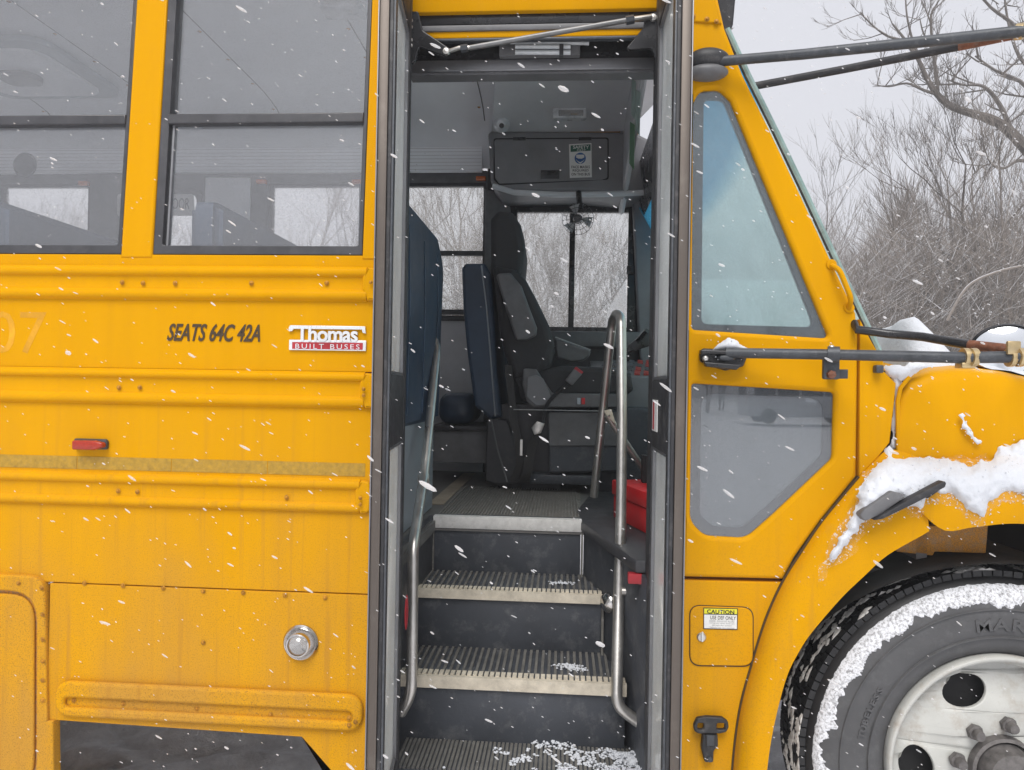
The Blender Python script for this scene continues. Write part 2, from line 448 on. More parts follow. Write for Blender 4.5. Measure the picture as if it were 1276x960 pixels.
# ================================================================ THE BUS
BUS = empty('school_bus', (0, 1.2, G), label='yellow school bus with its entrance door open, snow on its hood and front fender', cat='school bus')
ZSILL = ZZ(318, 0, 320)
XD0 = XX(471); XD1 = XX(856)                          # door opening edges on the skin
Z_A = (ZZ(333, 0, 225), ZZ(344.5, 0, 225), ZZ(360.5, 0, 225), ZZ(373, 0, 225))
Z_B = (ZZ(462, 0, 225), ZZ(472, 0, 225), ZZ(491, 0, 225), ZZ(504, 0, 225))
Z_C = (ZZ(593, 0, 225), ZZ(604, 0, 225), ZZ(621, 0, 225), ZZ(632, 0, 225))
Z_SEAM = ZZ(733, 0, 260); Z_SK = ZZ(906, 0, 250)
XL = -5.2
XDL = XX(470, 0, 640)
# side skin, in panels
plate('side_panel', [(XL, Z_SEAM), (XDL, Z_SEAM), (XDL, Z_B[0] + .001), (XL, Z_B[0] + .001)], 0, .03, 'yellow_paint', BUS, bevel=.002)
plate('side_panel', [(XL, Z_B[0] + .004), (XDL, Z_B[0] + .004), (XDL, ZSILL), (XL, ZSILL)], .001, .03, 'yellow_paint', BUS, bevel=.002)
xh = XX(62, 0, 800)
gus = [(xh, Z_SK), (XX(376, 0, 920), Z_SK - .012), (XX(500, 0, 1060), ZZ(1060, 0, 500)), (XX(468, 0, 800), ZZ(1060, 0, 500)), (XDL, Z_SEAM - .003), (xh, Z_SEAM - .003)]
plate('skirt_panel', gus, -.004, .026, 'yellow_paint', BUS, bevel=.002)
# wheel-side hatch panel with raised border
ho = fillet([(XL, Z_SEAM + .03), (XX(60, 0, 725), ZZ(716, 0, 30)), (XX(63, 0, 900), Z_SK), (XX(70, 0, 906), Z_SK), (XX(70, 0, 1080), G + .25), (XL, G + .25)], [0, .06, 0, 0, 0, 0])
plate('hatch_frame', ho, -.016, .02, 'yellow_paint_dirty', BUS, bevel=.006,
      holes=[fillet([(XL + .2, ZZ(735, -.01, 20)), (XX(47, -.01, 735), ZZ(737, -.01, 30)), (XX(47, -.01, 960), ZZ(985, -.01, 30)), (XL + .2, ZZ(985, -.01, 30))], .09)])
plate('hatch_groove', [(XL + .15, ZZ(728, 0, 20)), (XX(52, 0, 850), ZZ(728, 0, 20)), (XX(52, 0, 850), G + .35), (XL + .15, G + .35)], -.002, .012, 'salted_yellow', BUS)
plate('hatch_door', fillet([(XL + .21, ZZ(741, -.01, 20)), (XX(43, -.01, 735), ZZ(741, -.01, 30)), (XX(43, -.01, 960), ZZ(980, -.01, 30)), (XL + .21, ZZ(980, -.01, 30))], .08), -.013, -.0025, 'yellow_paint_dirty', BUS, bevel=.006)
# rub rails: double bead pressings, each ending in a cap
def rail(zz, x0, x1, ybase=0.0, depth=.016, mat='yellow_paint'):
    t0, t1, b0, b1 = zz
    prof = [(t0 + .004, 0)]
    for k in range(7): a = math.pi * k / 6; prof.append(((t0 + t1) / 2 + (t0 - t1) / 2 * math.cos(a), -depth * (math.sin(a) ** .6 if k not in (0, 6) else .35)))
    for z in (t1 - .002, b0 + .002): prof.append((z, -depth * .28))
    for k in range(7): a = math.pi * k / 6; prof.append(((b0 + b1) / 2 + (b0 - b1) / 2 * math.cos(a), -depth * (math.sin(a) ** .6 if k not in (0, 6) else .35)))
    prof.append((b1 - .004, 0))
    mb = MB(); N = 24; n = len(prof)
    for i in range(N + 1):
        x = x0 + (x1 - x0) * i / N
        for z, y in prof: mb.v.append((x, ybase + y + .0008 * noise.noise(Vector((x * 5, z * 9, 1))), z))
    for i in range(N):
        for k in range(n - 1): a = i * n + k; mb.f.append((a, a + 1, a + n + 1, a + n))
    mb.f.append(tuple((N * n + k) for k in range(n)))
    rr = mb.build('rub_rail', mat, BUS, sharp=50)
    zc = (t0 + b1) / 2; h = (t0 - b1) / 2
    cp = MB(); pr = []
    for zb0, zb1 in ((t0, t1), (b0, b1)): pass
    o = fillet([(x1 + .004, t0 + .002), (x1 + .030, t0 - .002), (x1 + .036, zc), (x1 + .030, b1 + .002), (x1 + .004, b1 - .002), (x1 - .012, b0 + .003), (x1 - .012, t1 - .003)], [.003, .012, .004, .012, .003, .004, .004])
    finish(plate_mesh(o, [], ybase - depth * .9, ybase + .004, .006), 'end_cap', mat, rr)
    return rr
rail(Z_A, XL, XX(458, 0, 350)); rail(Z_B, XL, XX(455, 0, 480)); rail(Z_C, XL, XX(449, 0, 615))
# skirt bead: closed capsule
zs = [ZZ(857, -.02, 250), ZZ(878, -.02, 250), ZZ(890, -.02, 250), ZZ(902, -.02, 250)]
cap = fillet([(XX(68, -.02, 880), zs[0]), (XX(452, -.02, 880), zs[0]), (XX(452, -.02, 880), zs[3]), (XX(68, -.02, 880), zs[3])], .05, 8)
sl_ = fillet([(XX(80, -.02, 880), zs[1]), (XX(438, -.02, 880), zs[1]), (XX(438, -.02, 880), zs[2]), (XX(80, -.02, 880), zs[2])], .02, 6)
sk = plate('skirt_rail', cap, -.024, -.004, 'yellow_paint_dirty', BUS, holes=[sl_], bevel=.009)
finish(plate_mesh(fillet([(XX(72, 0, 880), zs[1] + .006), (XX(446, 0, 880), zs[1] + .006), (XX(446, 0, 880), zs[2] - .006), (XX(72, 0, 880), zs[2] - .006)], .01), [], -.010, -.0045, .001), 'rail_channel', 'yellow_paint_dirty', sk)
# reflective strip
tz0, tz1 = ZZ(572, 0, 225), ZZ(588, 0, 225)
for k in range(12):
    x1 = XX(455, 0, 590) - k * .29; x0 = max(XL, x1 - .288)
    plate('reflective_tape', [(x0, tz1), (x1, tz1), (x1, tz0), (x0, tz0)], -.0016, .001, 'olive_tape', BUS, bevel=.0003)
# screws
sm = MB().lathe([(0, -.0045), (.0035, -.0045), (.0052, -.003), (.0056, 0)], (0, 0, 0), (0, 1, 0), 10).lathe([(.0062, -.0006), (.0095, -.0005), (.010, .0004)], (0, 0, 0), (0, 1, 0), 10).mesh()
for p_ in sm.polygons: p_.use_smooth = True
sm.materials.append(MATS['screw_metal']); sm.name = 'screw'
def screw(px, py, Y=0.0, parent=None, s=1.0):
    parent = parent or BUS; o = bpy.data.objects.new('screw', sm); link(o, parent, P(px, py, Y - .001)); o.scale = (s * .72,) * 3
for a, b in [(105, 727), (153, 730), (203, 733), (253, 737), (303, 739), (355, 742), (405, 745), (253, 801), (23, 727), (52, 733)]: screw(a, b, -.006 if a > 60 else -.017)
for b in (766, 797, 824, 848, 873): screw(53, b, -.017)
for a, b in [(92, 873), (153, 877), (245, 883), (337, 891)]: screw(a, b, -.011)
for a, b in [(435, 895), (435, 904), (443, 900)]: screw(a, b, -.026)
for a, b in [(152, 352), (178, 353), (218, 353), (313, 353), (407, 353)]: screw(a, b, -.008)
for a, b in [(148, 483), (174, 483)]: screw(a, b, -.008)
for a, b in [(147, 612), (171, 613), (357, 620)]: screw(a, b, -.008)
for a, b in [(453, 485), (453, 493), (449, 621), (449, 629), (462, 352), (468, 353)]: screw(a, b, -.022, s=.8)

# lettering, badge, ghost number
text('seat_count_lettering', 'SEATS 64C 42A', 208, 403, 324, 425, -.001, 'brown_print', BUS, shear=.35, font_off=.02, spacing=1.0)
text('ghost_number', '07', -14, 388, 57, 440, .0008, 'ghost_yellow', BUS, ext=.0003)
bd = MB().pbox(360, 424, 456, 437, -.006, -.0005).build('maker_badge', 'silver_badge', BUS, bevel=.0015)
plate('badge_bar', XZ([(360, 408), (362, 405.5), (455, 407), (456, 416), (452, 415), (451, 411), (366, 410), (364, 413), (360, 413)], -.005), -.007, -.0008, 'silver_badge', bd, bevel=.0012)
text('badge_lettering', 'Thomas', 369, 406, 446, 426, -.005, 'silver_badge', bd, ext=.003, font_off=.022, spacing=.92)
MB().pbox(364, 427, 452, 435.5, -.0072, -.0061).build('badge_band', 'red_paint', bd)
text('badge_small_lettering', 'BUILT BUSES', 368, 428.4, 448, 434.6, -.0078, 'silver_badge', bd, ext=.0004, spacing=1.35)
# side marker lamp
lp = MB().prism(XZ([(88, 547), (128, 548), (130, 552), (129, 561), (88, 561)], -.025), -.012, .0).build('marker_lamp', 'black_plastic', BUS, bevel=.004)
MB().prism(XZ([(90, 549), (117, 549.5), (128, 552), (128, 558), (117, 561), (90, 560.5)], -.03), -.034, -.012).build('lens', 'red_lens', lp, bevel=.005, seg=3)
# round steel lamp cup on skirt
c = P(376, 800, 0)
rl = MB().lathe([(.052, .0), (.052, -.010), (.047, -.016), (.043, -.014), (.040, -.010), (.036, -.02), (.033, -.034), (.029, -.036)], c, (0, 1, 0), 36).build('round_lamp', 'chrome', BUS)
MB().lathe([(.031, -.030), (.026, -.038), (.016, -.046), (.0, -.050)], c, (0, 1, 0), 28).build('lens', 'clear_lens', rl)
MB().lathe([(.028, -.026), (.012, -.02), (0, -.018)], c, (0, 1, 0), 24).build('reflector', 'chrome', rl)

# ---------------------------------------------------------------- window band (leans inward)
def lean(ob):
    me = ob.data; o = ORG[ob.name]
    for v in me.vertices:
        z = v.co.z + o.z; v.co.y += (z - ZT) * TILT
    me.update()
W_R = PT(451, 312).x; W_L = PT(190, 312).x; PITCH = (W_R - W_L) + (PT(190, 312).x - PT(150, 312).x)
WT = 2.74; WB = PT(320, 317).z; ZM = PT(330, 147).z
XEND = PT(474, 200).x
def skin(x0, x1, z0, z1, name='window_pillar', y0=0.0, y1=.05, mat='yellow_paint', b=.004):
    o = plate(name, [(x0, z0), (x1, z0), (x1, z1), (x0, z1)], y0, y1, mat, BUS, bevel=b); lean(o); return o
skin(W_R + .002, XEND, WB - .012, WT + .05, b=.003)
for k in range(6):
    x1 = W_L - k * PITCH; skin(x1 - (PT(190, 312).x - PT(150, 312).x) + .001, x1 - .001, WB - .012, WT + .05, b=.006)
skin(XL, XEND, WT, 2.95, 'roof_rail_panel')
def window(xl, xr, zb, zt, Y, leaning=True, far=False):
    gm = 'far_glass' if far else 'window_glass'; fm = 'black_plastic'
    r = plate('side_window', [(xl, zb), (xr, zb), (xr, zt), (xl, zt)], Y + .004, Y + .045, fm, BUS, bevel=.002,
              holes=[fillet([(xl + .026, zb + .026), (xr - .012, zb + .026), (xr - .012, zt - .02), (xl + .026, zt - .02)], .008)])
    zm = ZM if not far else ZM + .03
    parts = [r]
    parts.append(finish(plate_mesh([(xl + .024, zm - .016), (xr - .01, zm - .016), (xr - .01, zm + .014), (xl + .024, zm + .014)], [], Y - .002, Y + .030, .004), 'sash_bar', fm, r))
    parts.append(finish(MB().box(xl + .034, xl + .040, Y + .012, Y + .028, zb + .02, zm).mesh(), 'sash_rail', 'grey_aluminium', r))
    parts.append(finish(MB().box(xl + .02, xr - .008, Y + .018, Y + .022, zb + .02, zm).mesh(), 'pane', gm, r))
    parts.append(finish(MB().box(xl + .02, xr - .008, Y + .026, Y + .030, zm, zt - .01).mesh(), 'pane', gm, r))
    if leaning:
        for o in parts: lean(o)
    return r
for k in range(6): window(W_L - k * PITCH, W_R - k * PITCH, WB, WT, 0)
# inner wall under the windows, inner pillars
MB().box(XL, XDL - .005, .032, .06, .95, ZSILL - .01).build('inner_wall_panel', 'panel_grey', BUS)

# ---------------------------------------------------------------- roof, ceiling, far wall, floor
YF = 2.32; ZF = .987; XFRONT = XX(856)
FL = ZF
def ceil_z(y): 
    u = (y - 1.17) / 1.17; return 3.12 - .36 * abs(u) ** 8
ys = [.03 + (2.31 - .03) * i / 24 for i in range(25)]
mb = MB(); xs_ = [XL, .02]
for x in xs_:
    for y in ys: mb.v.append((x, y, ceil_z(y)))
for i in range(24): mb.f.append((i, i + 1, 26 + i, 25 + i))
mb.build('ceiling', 'ceiling_paint', BUS, sharp=60)
mb = MB()
for x in (XL, .42):
    for y in [-.02] + ys + [2.36]: mb.v.append((x, y + (0 if 0 < y < 2.35 else 0), ceil_z(max(.03, min(2.31, y))) + .09 + (0 if 0 < y < 2.35 else -.06)))
for i in range(26): mb.f.append((i, i + 27, i + 28, i + 1))
mb.build('roof', 'yellow_paint', BUS, sharp=60)
for xj in (XX(598, 1.9, 130), -.98, -1.68, -2.38, -3.08):                # ceiling joints: thin laps running across the bus
    m_ = MB()
    for y in ys[2:-2]: m_.v += [(xj, y, ceil_z(y) - .0045), (xj + .006, y, ceil_z(y) - .0045)]
    for i in range(len(ys) - 5): a = 2 * i; m_.f.append((a, a + 1, a + 3, a + 2))
    m_.build('ceiling_joint', 'charcoal_plastic', BUS)
    for y in ys[3:-3:3]:
        o = bpy.data.objects.new('screw', sm); link(o, BUS, Vector((xj - .02, y, ceil_z(y) - .001))); o.rotation_euler = (R(90), 0, 0)
# far wall band, wall with window openings
MB().box(XL, XX(601, 2.25, 200), 2.24, 2.27, ZZ(214, 2.24, 560), ZZ(176, 2.24, 560)).build('light_band', 'ceiling_paint', BUS, bevel=.004)
for k in range(9):
    z = ZZ(214, 2.24, 560) + .012 + k * .021
    MB().box(XL, XX(601, 2.25, 200) - .003, 2.2385, 2.2405, z, z + .003).build('band_ridge', 'panel_grey', BUS)
fxs = []
c_r = XX(604, YF, 300); fxs.append((c_r - .60, c_r)); b_r = XX(449, YF, 270); fxs.append((b_r - .585, b_r)); a_r = XX(111, YF, 270); fxs.append((a_r - .60, a_r))
fzb = ZZ(391, YF, 560); fzt = ZZ(228, YF, 560)
dwx = (XX(186, YF, 260), XX(246, YF, 260))
fxs += [(a_r - .6 - .72 * k - .6, a_r - .6 - .72 * k) for k in (.17, 1.17, 2.17)]
holes = [[(a, fzb), (b, fzb), (b, fzt), (a, fzt)] for a, b in fxs] + [fillet([(dwx[0], fzb + .02), (dwx[1], fzb + .02), (dwx[1], fzt - .06), (dwx[0], fzt - .06)], .05)]
xpil = XX(606, YF, 300)
plate('far_wall_upper', [(XL, fzb - .03), (xpil, fzb - .03), (xpil, ZZ(213, YF, 560)), (XL, ZZ(213, YF, 560))], YF, YF + .05, 'charcoal_plastic', BUS, holes=holes)
MB().box(XX(256, YF, 270), XX(312, YF, 270), YF - .01, YF - .001, fzb - .02, ZZ(222, YF, 270)).build('wall_panel', 'ceiling_paint', BUS, bevel=.003)
MB().box(XL, xpil, YF, YF + .04, FL - .05, fzb - .035).build('far_wall_lower', 'panel_grey', BUS)
MB().box(XL, xpil, YF - .02, YF - .001, fzb - .045, fzb - .012).build('far_sill', 'black_plastic', BUS, bevel=.004)
for a, b in fxs:
    w = window(a, b, fzb, fzt, YF, False, True)
r = plate('emergency_door_window', fillet([(dwx[0] - .03, fzb - .0), (dwx[1] + .03, fzb), (dwx[1] + .03, fzt - .04), (dwx[0] - .03, fzt - .04)], .06), YF - .012, YF - .002, 'black_rubber', BUS,
      holes=[fillet([(dwx[0], fzb + .03), (dwx[1], fzb + .03), (dwx[1], fzt - .07), (dwx[0], fzt - .07)], .05)])
MB().box(dwx[0] - .01, dwx[1] + .01, YF + .01, YF + .014, fzb, fzt - .05).build('pane', 'far_glass', r)
sg = plate('exit_sign', fillet(XZ([(146, 242), (241, 242), (242, 269), (146, 269)], YF - .03), .02), YF - .03, YF - .024, 'white_vinyl', BUS, bevel=.001)
text('sign_lettering', 'EMERGENCY DOOR', 150, 247, 236, 261, YF - .032, 'black_print', sg)
# speaker grilles and amber lamps on the band
for px, py in ((31, 206),):
    MB().lathe([(0, -.006), (.07, -.006), (.078, 0)], P(px, py, 2.236), (0, 1, 0), 24).build('speaker_grille', 'speaker_black', BUS)
for px, py in ((325, 226), (444, 226), (103, 228), (599, 222)):
    l = MB().pbox(px - 6, py - 2.5, px + 6, py + 2.5, YF - .03, YF - .002).build('amber_lamp', 'amber_lens', BUS, bevel=.003)
# ceiling hatch
hx, hy = P(35, 92, 1.55).x, 1.5
hz = ceil_z(hy) - .004
def hatch(sx, sy, zt, zb):
    o = fillet([(hx - sx, hy - sy), (hx + sx, hy - sy), (hx + sx, hy + sy), (hx - sx, hy + sy)], .12)
    m_ = MB(); n = len(o); m_.add([(x, y, zb) for x, y in o] + [(x, y, zt) for x, y in o], [tuple(range(n - 1, -1, -1))] + [(i, (i + 1) % n, (i + 1) % n + n, i + n) for i in range(n)]); return m_
h = hatch(.36, .34, hz, hz - .03).build('roof_hatch', 'light_grey_panel', BUS, bevel=.008)
hatch(.29, .27, hz - .03, hz - .045).build('hatch_lid', 'ceiling_paint', h, bevel=.008)
hatch(.10, .07, hz - .046, hz - .075).build('hatch_handle', 'heater_grey', h, bevel=.008)
# ceiling lamp seen through the window
q = P(428, 20, .98)
l = MB().box(q.x - .09, q.x + .09, q.y - .06, q.y + .06, ceil_z(1.0) - .03, ceil_z(1.0) - .001).build('ceiling_lamp', 'lamp_white', BUS, bevel=.008)
MB().box(XL - .03, XL - .001, .03, 2.34, .9, 3.1).build('rear_wall', 'ceiling_paint', BUS)
# floors and outer underside
XW0, XW1 = XX(489, .02, 850), XX(836, .02, 850)
mb = MB(); mb.box(XL, XW0, .032, 2.32, FL - .04, FL - .002)
mb.build('bus_floor', 'floor_dark', BUS)
MB().box(XW0, 1.3, .70, 2.32, FL - .04, FL - .002).build('bus_floor', 'floor_dark', BUS)
# ribbed aisle mat
fm = MB(); x0, x1 = XX(541, .70, 640), XX(724, .70, 640)
fm.prism([(0, 0)] * 3, 0, 0) if False else None
ym = 1.62
a0, a1 = XX(575, 1.62, 606), XX(724, 1.62, 606) + .02
fm.add([(x0, .72, FL + .0), (x1, .72, FL), (x1 + .02, ym, FL), (x0 - .02, ym, FL), (x0, .72, FL + .004), (x1, .72, FL + .004), (x1 + .02, ym, FL + .004), (x0 - .02, ym, FL + .004)],
       [(0, 3, 2, 1), (4, 5, 6, 7), (0, 1, 5, 4), (1, 2, 6, 5), (2, 3, 7, 6), (3, 0, 4, 7)])
am = fm.build('aisle_mat', 'floor_mat', BUS)
rb = MB()
for k in range(44):
    x = x0 + .005 + (x1 - x0 - .01) * k / 43; rb.box(x - .003, x + .003, .73, ym, FL + .004, FL + .010)
rb.build('mat_ribs', 'floor_mat', am, kind='stuff')
MB().box(x0 - .09, x0 - .021, 1.05, 2.2, FL, FL + .003).build('floor_patch', 'tan_floor', BUS)

# ---------------------------------------------------------------- entrance steps
def step(y_front, y_back, px0, px1, pyn, z_riser_base, nose_h, nmat, tmat, teeth=True, ribs=34, widen=.02):
    """tread surface z from pixel pyn of nosing top at y_front"""
    x0, x1 = XX(px0, y_front, pyn), XX(px1, y_front, pyn); z = ZZ(pyn, y_front)
    st = MB().box(x0 + .003, x1 - .003, y_front + .008, y_back + .02, z_riser_base, z - .004).build('step', 'step_black', BUS, bevel=.003)
    n = MB().box(x0, x1, y_front - .004, y_front + .012, z - nose_h, z + .001)
    if teeth:
        N = 40
        for k in range(N):
            x = x0 + (x1 - x0) * (k + .5) / N; w = (x1 - x0) / N * .36
            n.box(x - w, x + w, y_front + .0125, y_front + .045, z - .003, z + .004)
    else: n.box(x0, x1, y_front + .0125, y_front + .03, z - .003, z + .0015)
    n.build('nosing', nmat, st, bevel=.0 if teeth else .002)
    t = MB()
    if teeth:
        for k in range(ribs):
            x = x0 + (x1 - x0) * (k + .5) / ribs; t.box(x - .0045, x + .0045, y_front + .046, y_back, z - .006, z + .002)
        t.build('tread_ribs', tmat, st, kind='stuff')
    return z
z3 = step(.20, .47, 496, 781, 847, .30, .036, 'nosing_rubber', 'tread_rubber')
z2 = step(.45, .72, 519, 751, 738, z3 - .01, .030, 'nosing_rubber', 'tread_rubber', ribs=30)
z1 = ZZ(646, .70)
step(.70, .76, 540, 725, 646, z2 - .01, .045, 'top_nosing', 'floor_mat', teeth=False)
# lowest tread
zb = z3 - .205
lt = MB().box(XW0, XW1, .012, .24, zb - .06, zb).build('lowest_step', 'step_black', BUS, bevel=.004)
t = MB()
for k in range(60):
    x = XW0 + .01 + (XW1 - XW0 - .02) * k / 59; t.box(x - .0042, x + .0042, .03, .205, zb + .0002, zb + .006)
t.build('tread_ribs', 'tread_rubber', lt, kind='stuff')
def wallprism(name, pts, z0, z1, mat, bev=.0):      # pts in plan (x,y)
    m_ = MB(); n = len(pts)
    ar = sum(pts[i][0] * pts[(i + 1) % n][1] - pts[(i + 1) % n][0] * pts[i][1] for i in range(n))
    if ar < 0: pts = pts[::-1]
    m_.add([(x, y, z0) for x, y in pts] + [(x, y, z1) for x, y in pts], [tuple(range(n - 1, -1, -1)), tuple(range(n, 2 * n))] + [(i, (i + 1) % n, (i + 1) % n + n, i + n) for i in range(n)])
    return m_.build(name, mat, BUS, bevel=bev)
xa = XX(496, .2, 850); xb = XX(540, .7, 650); ya = XX(785, .2, 850); yb = XX(727, .7, 650)
wallprism('stepwell_side', [(XW0 + .005, .012), (xa - .001, .20), (xb - .001, .70), (xb - .001, .78), (xb - .03, .78), (xb - .028, .70), (xa - .028, .20), (XW0 - .022, .012)], .30, FL + .004, 'black_plastic', .003)
wallprism('bus_floor', [(XW0 - .06, .062), (XW0 - .024, .062), (xa - .029, .2), (xb - .029, .70), (xb - .029, .78), (XW0 - .06, .78)], FL - .045, FL - .003, 'floor_dark')
wallprism('stepwell_side', [(XW1 + .02, .012), (ya + .03, .012), (ya + .004, .20), (yb + .004, .70), (yb + .004, .78), (XW1 + .02, .78)], .30, FL - .03, 'step_black', .003)
# grey-edged trims on the riser corners
for (px, pt, pb_, Y) in ((725.5, 662, 716, .705), (751, 754, 822, .455), (540, 655, 716, .705)):
    MB().box(XX(px, Y, pt) - .004, XX(px, Y, pt) + .004, Y - .006, Y + .004, ZZ(pb_, Y), ZZ(pt, Y)).build('corner_trim', 'floor_mat', BUS)
# ledge at the right of the stepwell (dash side floor, black cover) with red print edge
wallprism('side_ledge', [(yb - .02, .95), (yb - .01, .70), (ya - .0, .10), (.95, .10), (.95, 1.7), (XX(738, 1.5, 600), 1.5)], FL - .028, FL + .012, 'black_plastic', .008)
wallprism('ledge_strip', [(ya - .02, .13), (ya + .3, .11), (ya + .3, .085), (ya - .02, .10)], FL - .06, FL - .03, 'red_paint', .003)

# ---------------------------------------------------------------- doorway frame and header
MB().box(XX(510, 0, 8), XX(832, 0, 8), -.005, .05, ZZ(15, 0), 2.98).build('header_panel', 'yellow_paint', BUS, bevel=.008)
MB().pbox(505, 16, 836, 29, .012, .022).build('header_rail', 'gloss_black', BUS, bevel=.003)
MB().pbox(505, 29.5, 836, 37, .008, .018).build('header_rail', 'charcoal_plastic', BUS, bevel=.003)
MB().pbox(515, 37.5, 820, 46, .014, .028).build('header_lip', 'yellow_paint', BUS, bevel=.003)
MB().pbox(505, 46, 830, 50, .012, .03).build('header_seal', 'arm_paint', BUS, bevel=.003)
MB().pbox(505, 40, 836, 74, .10, .12).build('header_recess', 'gloss_black', BUS)
MB().box(XX(508), XX(832), .10, .19, 2.30 + .20, 2.9).build('header_box', 'dark_cavity', BUS)
hb = MB().pbox(510, 72, 822, 88, .10, .16).build('header_bar', 'grey_aluminium', BUS, bevel=.004)
MB().pbox(510, 88.5, 822, 92.5, .11, .16).build('header_bar_lip', 'charcoal_plastic', hb)
tl = MB().pbox(622, 53, 723, 69, .075, .099).build('step_lamp', 'charcoal_plastic', BUS, bevel=.003)
for py in (58.5, 65.5):
    MB().tube([P(642, py, .068), P(711, py + .3, .068)], .0065, 10).build('lamp_tube', 'lamp_white', tl)
MB().pbox(697, 55, 702, 69, .058, .074).build('tube_clip', 'black_plastic', tl)
MB().tube([P(636, 52.5, .07), P(734, 54, .07)], .006, 10).build('lamp_tube', 'lamp_white', tl)
# jambs between skin and leaves
MB().box(XX(476, 0), XX(499, 0), .02, .06, .30, 2.60).build('door_jamb', 'black_rubber', BUS, bevel=.004)
MB().box(XX(813, 0), XX(846, 0), .02, .10, .30, 2.60).build('door_jamb', 'black_rubber', BUS, bevel=.004)
MB().box(XX(836, 0), XX(857, 0), .004, .03, .30, 2.70).build('door_jamb', 'yellow_paint', BUS, bevel=.003)
MB().box(XX(478, 0) - .02, XX(478, 0), .004, .03, .30, 2.70).build('door_jamb', 'yellow_paint', BUS, bevel=.003)
# brackets and link rod over the door
def bracket(pts, Y0, Y1, holes=()):
    return plate('door_arm_bracket', fillet(XZ(pts, Y0), .008), Y0, Y1, 'gloss_black', BUS, bevel=.003)
b1 = bracket([(508, 14), (521, 14), (527, 38), (563, 62), (560, 68), (552, 69), (522, 58), (518, 75), (512, 80)], -.01, .004)
b2 = bracket([(829, 14), (812, 16), (803, 22), (802, 34), (780, 60), (786, 62), (812, 60), (818, 72), (828, 78)], -.01, .004)
MB().lathe([(0, -.008), (.009, -.007), (.011, 0)], P(556, 65, -.012), (0, 1, 0), 14).build('bolt', 'brushed_steel', b1)
MB().lathe([(0, -.008), (.009, -.007), (.011, 0)], P(814, 23, -.012), (0, 1, 0), 14).build('bolt', 'brushed_steel', b2)
for px, pys, bb in ((511.5, (26, 34, 50, 57), b1), (824, (26, 34, 48, 57), b2)):
    for py in pys: MB().ell(P(px, py, -.013), .007, .005, .007).build('bolt', 'brushed_steel', bb)
rod = MB().tube([P(585, 60, -.03), P(790, 24, -.03)], .0075, 12).build('link_rod', 'arm_steel', BUS)
MB().tube([P(560, 64, -.02), P(572, 60, -.03), P(588, 59.5, -.03)], .006, 10).build('rod_end', 'brushed_steel', rod)
MB().tube([P(574, 61, -.03), P(583, 60, -.03)], .011, 6).build('rod_nut', 'arm_paint', rod)
MB().tube([P(780, 26, -.03), P(790, 24, -.03)], .012, 6).build('rod_nut', 'arm_paint', rod)
MB().tube([P(790, 24, -.03), P(812, 21, -.02)], .007, 10).build('rod_end', 'brushed_steel', rod)

# ---------------------------------------------------------------- door leaves, folded outward
def leaf(hx_, nx_, Yn, side):
    """hx_: hinge x at Y=0.0, nx_: outer end x at Y=Yn; side -1 left, 1 right. v = across thickness away from opening"""
    H = Vector((hx_, .0)); N = Vector((nx_, Yn)); U = (N - H); w = U.length; U /= w
    V = Vector((-U.y, U.x)); V = V if V.x * side > 0 else -V
    z0, z1 = .33, 2.68
    def bx(mb, u0, u1, v0, v1, a, b):
        q = []
        for u, v in ((u0, v0), (u1, v0), (u1, v1), (u0, v1)): p = H + U * u + V * v; q.append((p.x, p.y))
        ar = sum(q[i][0] * q[(i + 1) % 4][1] - q[(i + 1) % 4][0] * q[i][1] for i in range(4))
        if ar < 0: q = q[::-1]
        mb.add([(x, y, a) for x, y in q] + [(x, y, b) for x, y in q], [(3, 2, 1, 0), (4, 5, 6, 7)] + [(i, (i + 1) % 4, (i + 1) % 4 + 4, i + 4) for i in range(4)])
        return mb
    T = .034; zl0, zl1, zu0, zu1 = .45, ZZ(556, -.15), ZZ(470, -.15), 2.50
    fr = MB(); bx(fr, 0, .045, 0, T, z0, z1); bx(fr, w - .05, w - .001, 0, T, z0, z1)
    for a, b in ((z0, zl0), (zl1, zu0), (zu1, z1)): bx(fr, .0455, w - .0505, .001, T - .001, a, b)
    L = fr.build('door_leaf', 'black_rubber', BUS, bevel=.003)
    for a, b in ((zl0, zl1), (zu0, zu1)):
        bx(MB(), .046, w - .051, .013, .018, a, b).build('pane', 'leaf_glass', L)
        g = MB()
        for u0, u1 in ((.046, .054), (w - .059, w - .051)): bx(g, u0, u1, .004, .012, a, b)
        bx(g, .0545, w - .0595, .004, .012, a, a + .008); bx(g, .0545, w - .0595, .004, .012, b - .008, b)
        g.build('pane_bead', 'grey_aluminium', L)
    # outer edge trims facing the street
    bx(MB(), w, w + .012, .012, .034, z0, z1).build('edge_trim', 'bronze_aluminium', L, bevel=.002)
    bx(MB(), w, w + .016, .0345, .0375, z0, z1).build('edge_bead', 'grey_aluminium', L, bevel=.001)
    bx(MB(), w, w + .008, .0015, .0112, z0, z1).build('edge_seal', 'black_rubber', L, bevel=.002)
    bx(MB(), w, w + .011, -.004, .001, z0, z1).build('edge_bead', 'arm_paint', L, bevel=.001)
    return L, H, U, V, w, bx
EX = .36
LL = leaf(XX(506, 0), XX(484, -EX), -EX, -1)
RL = leaf(XX(810, 0), XX(835, -EX), -EX, 1)
# stickers on leaves
L, H, U, V, w, bx = RL
q = bx(MB(), .08, .17, -.003, -.0006, ZZ(533, -.1), ZZ(495, -.1)).build('leaf_label', 'white_vinyl', L)
bx(MB(), .10, .12, -.0045, -.0032, ZZ(531, -.1), ZZ(497, -.1)).build('label_stripe', 'red_paint', L)
L, H, U, V, w, bx = LL

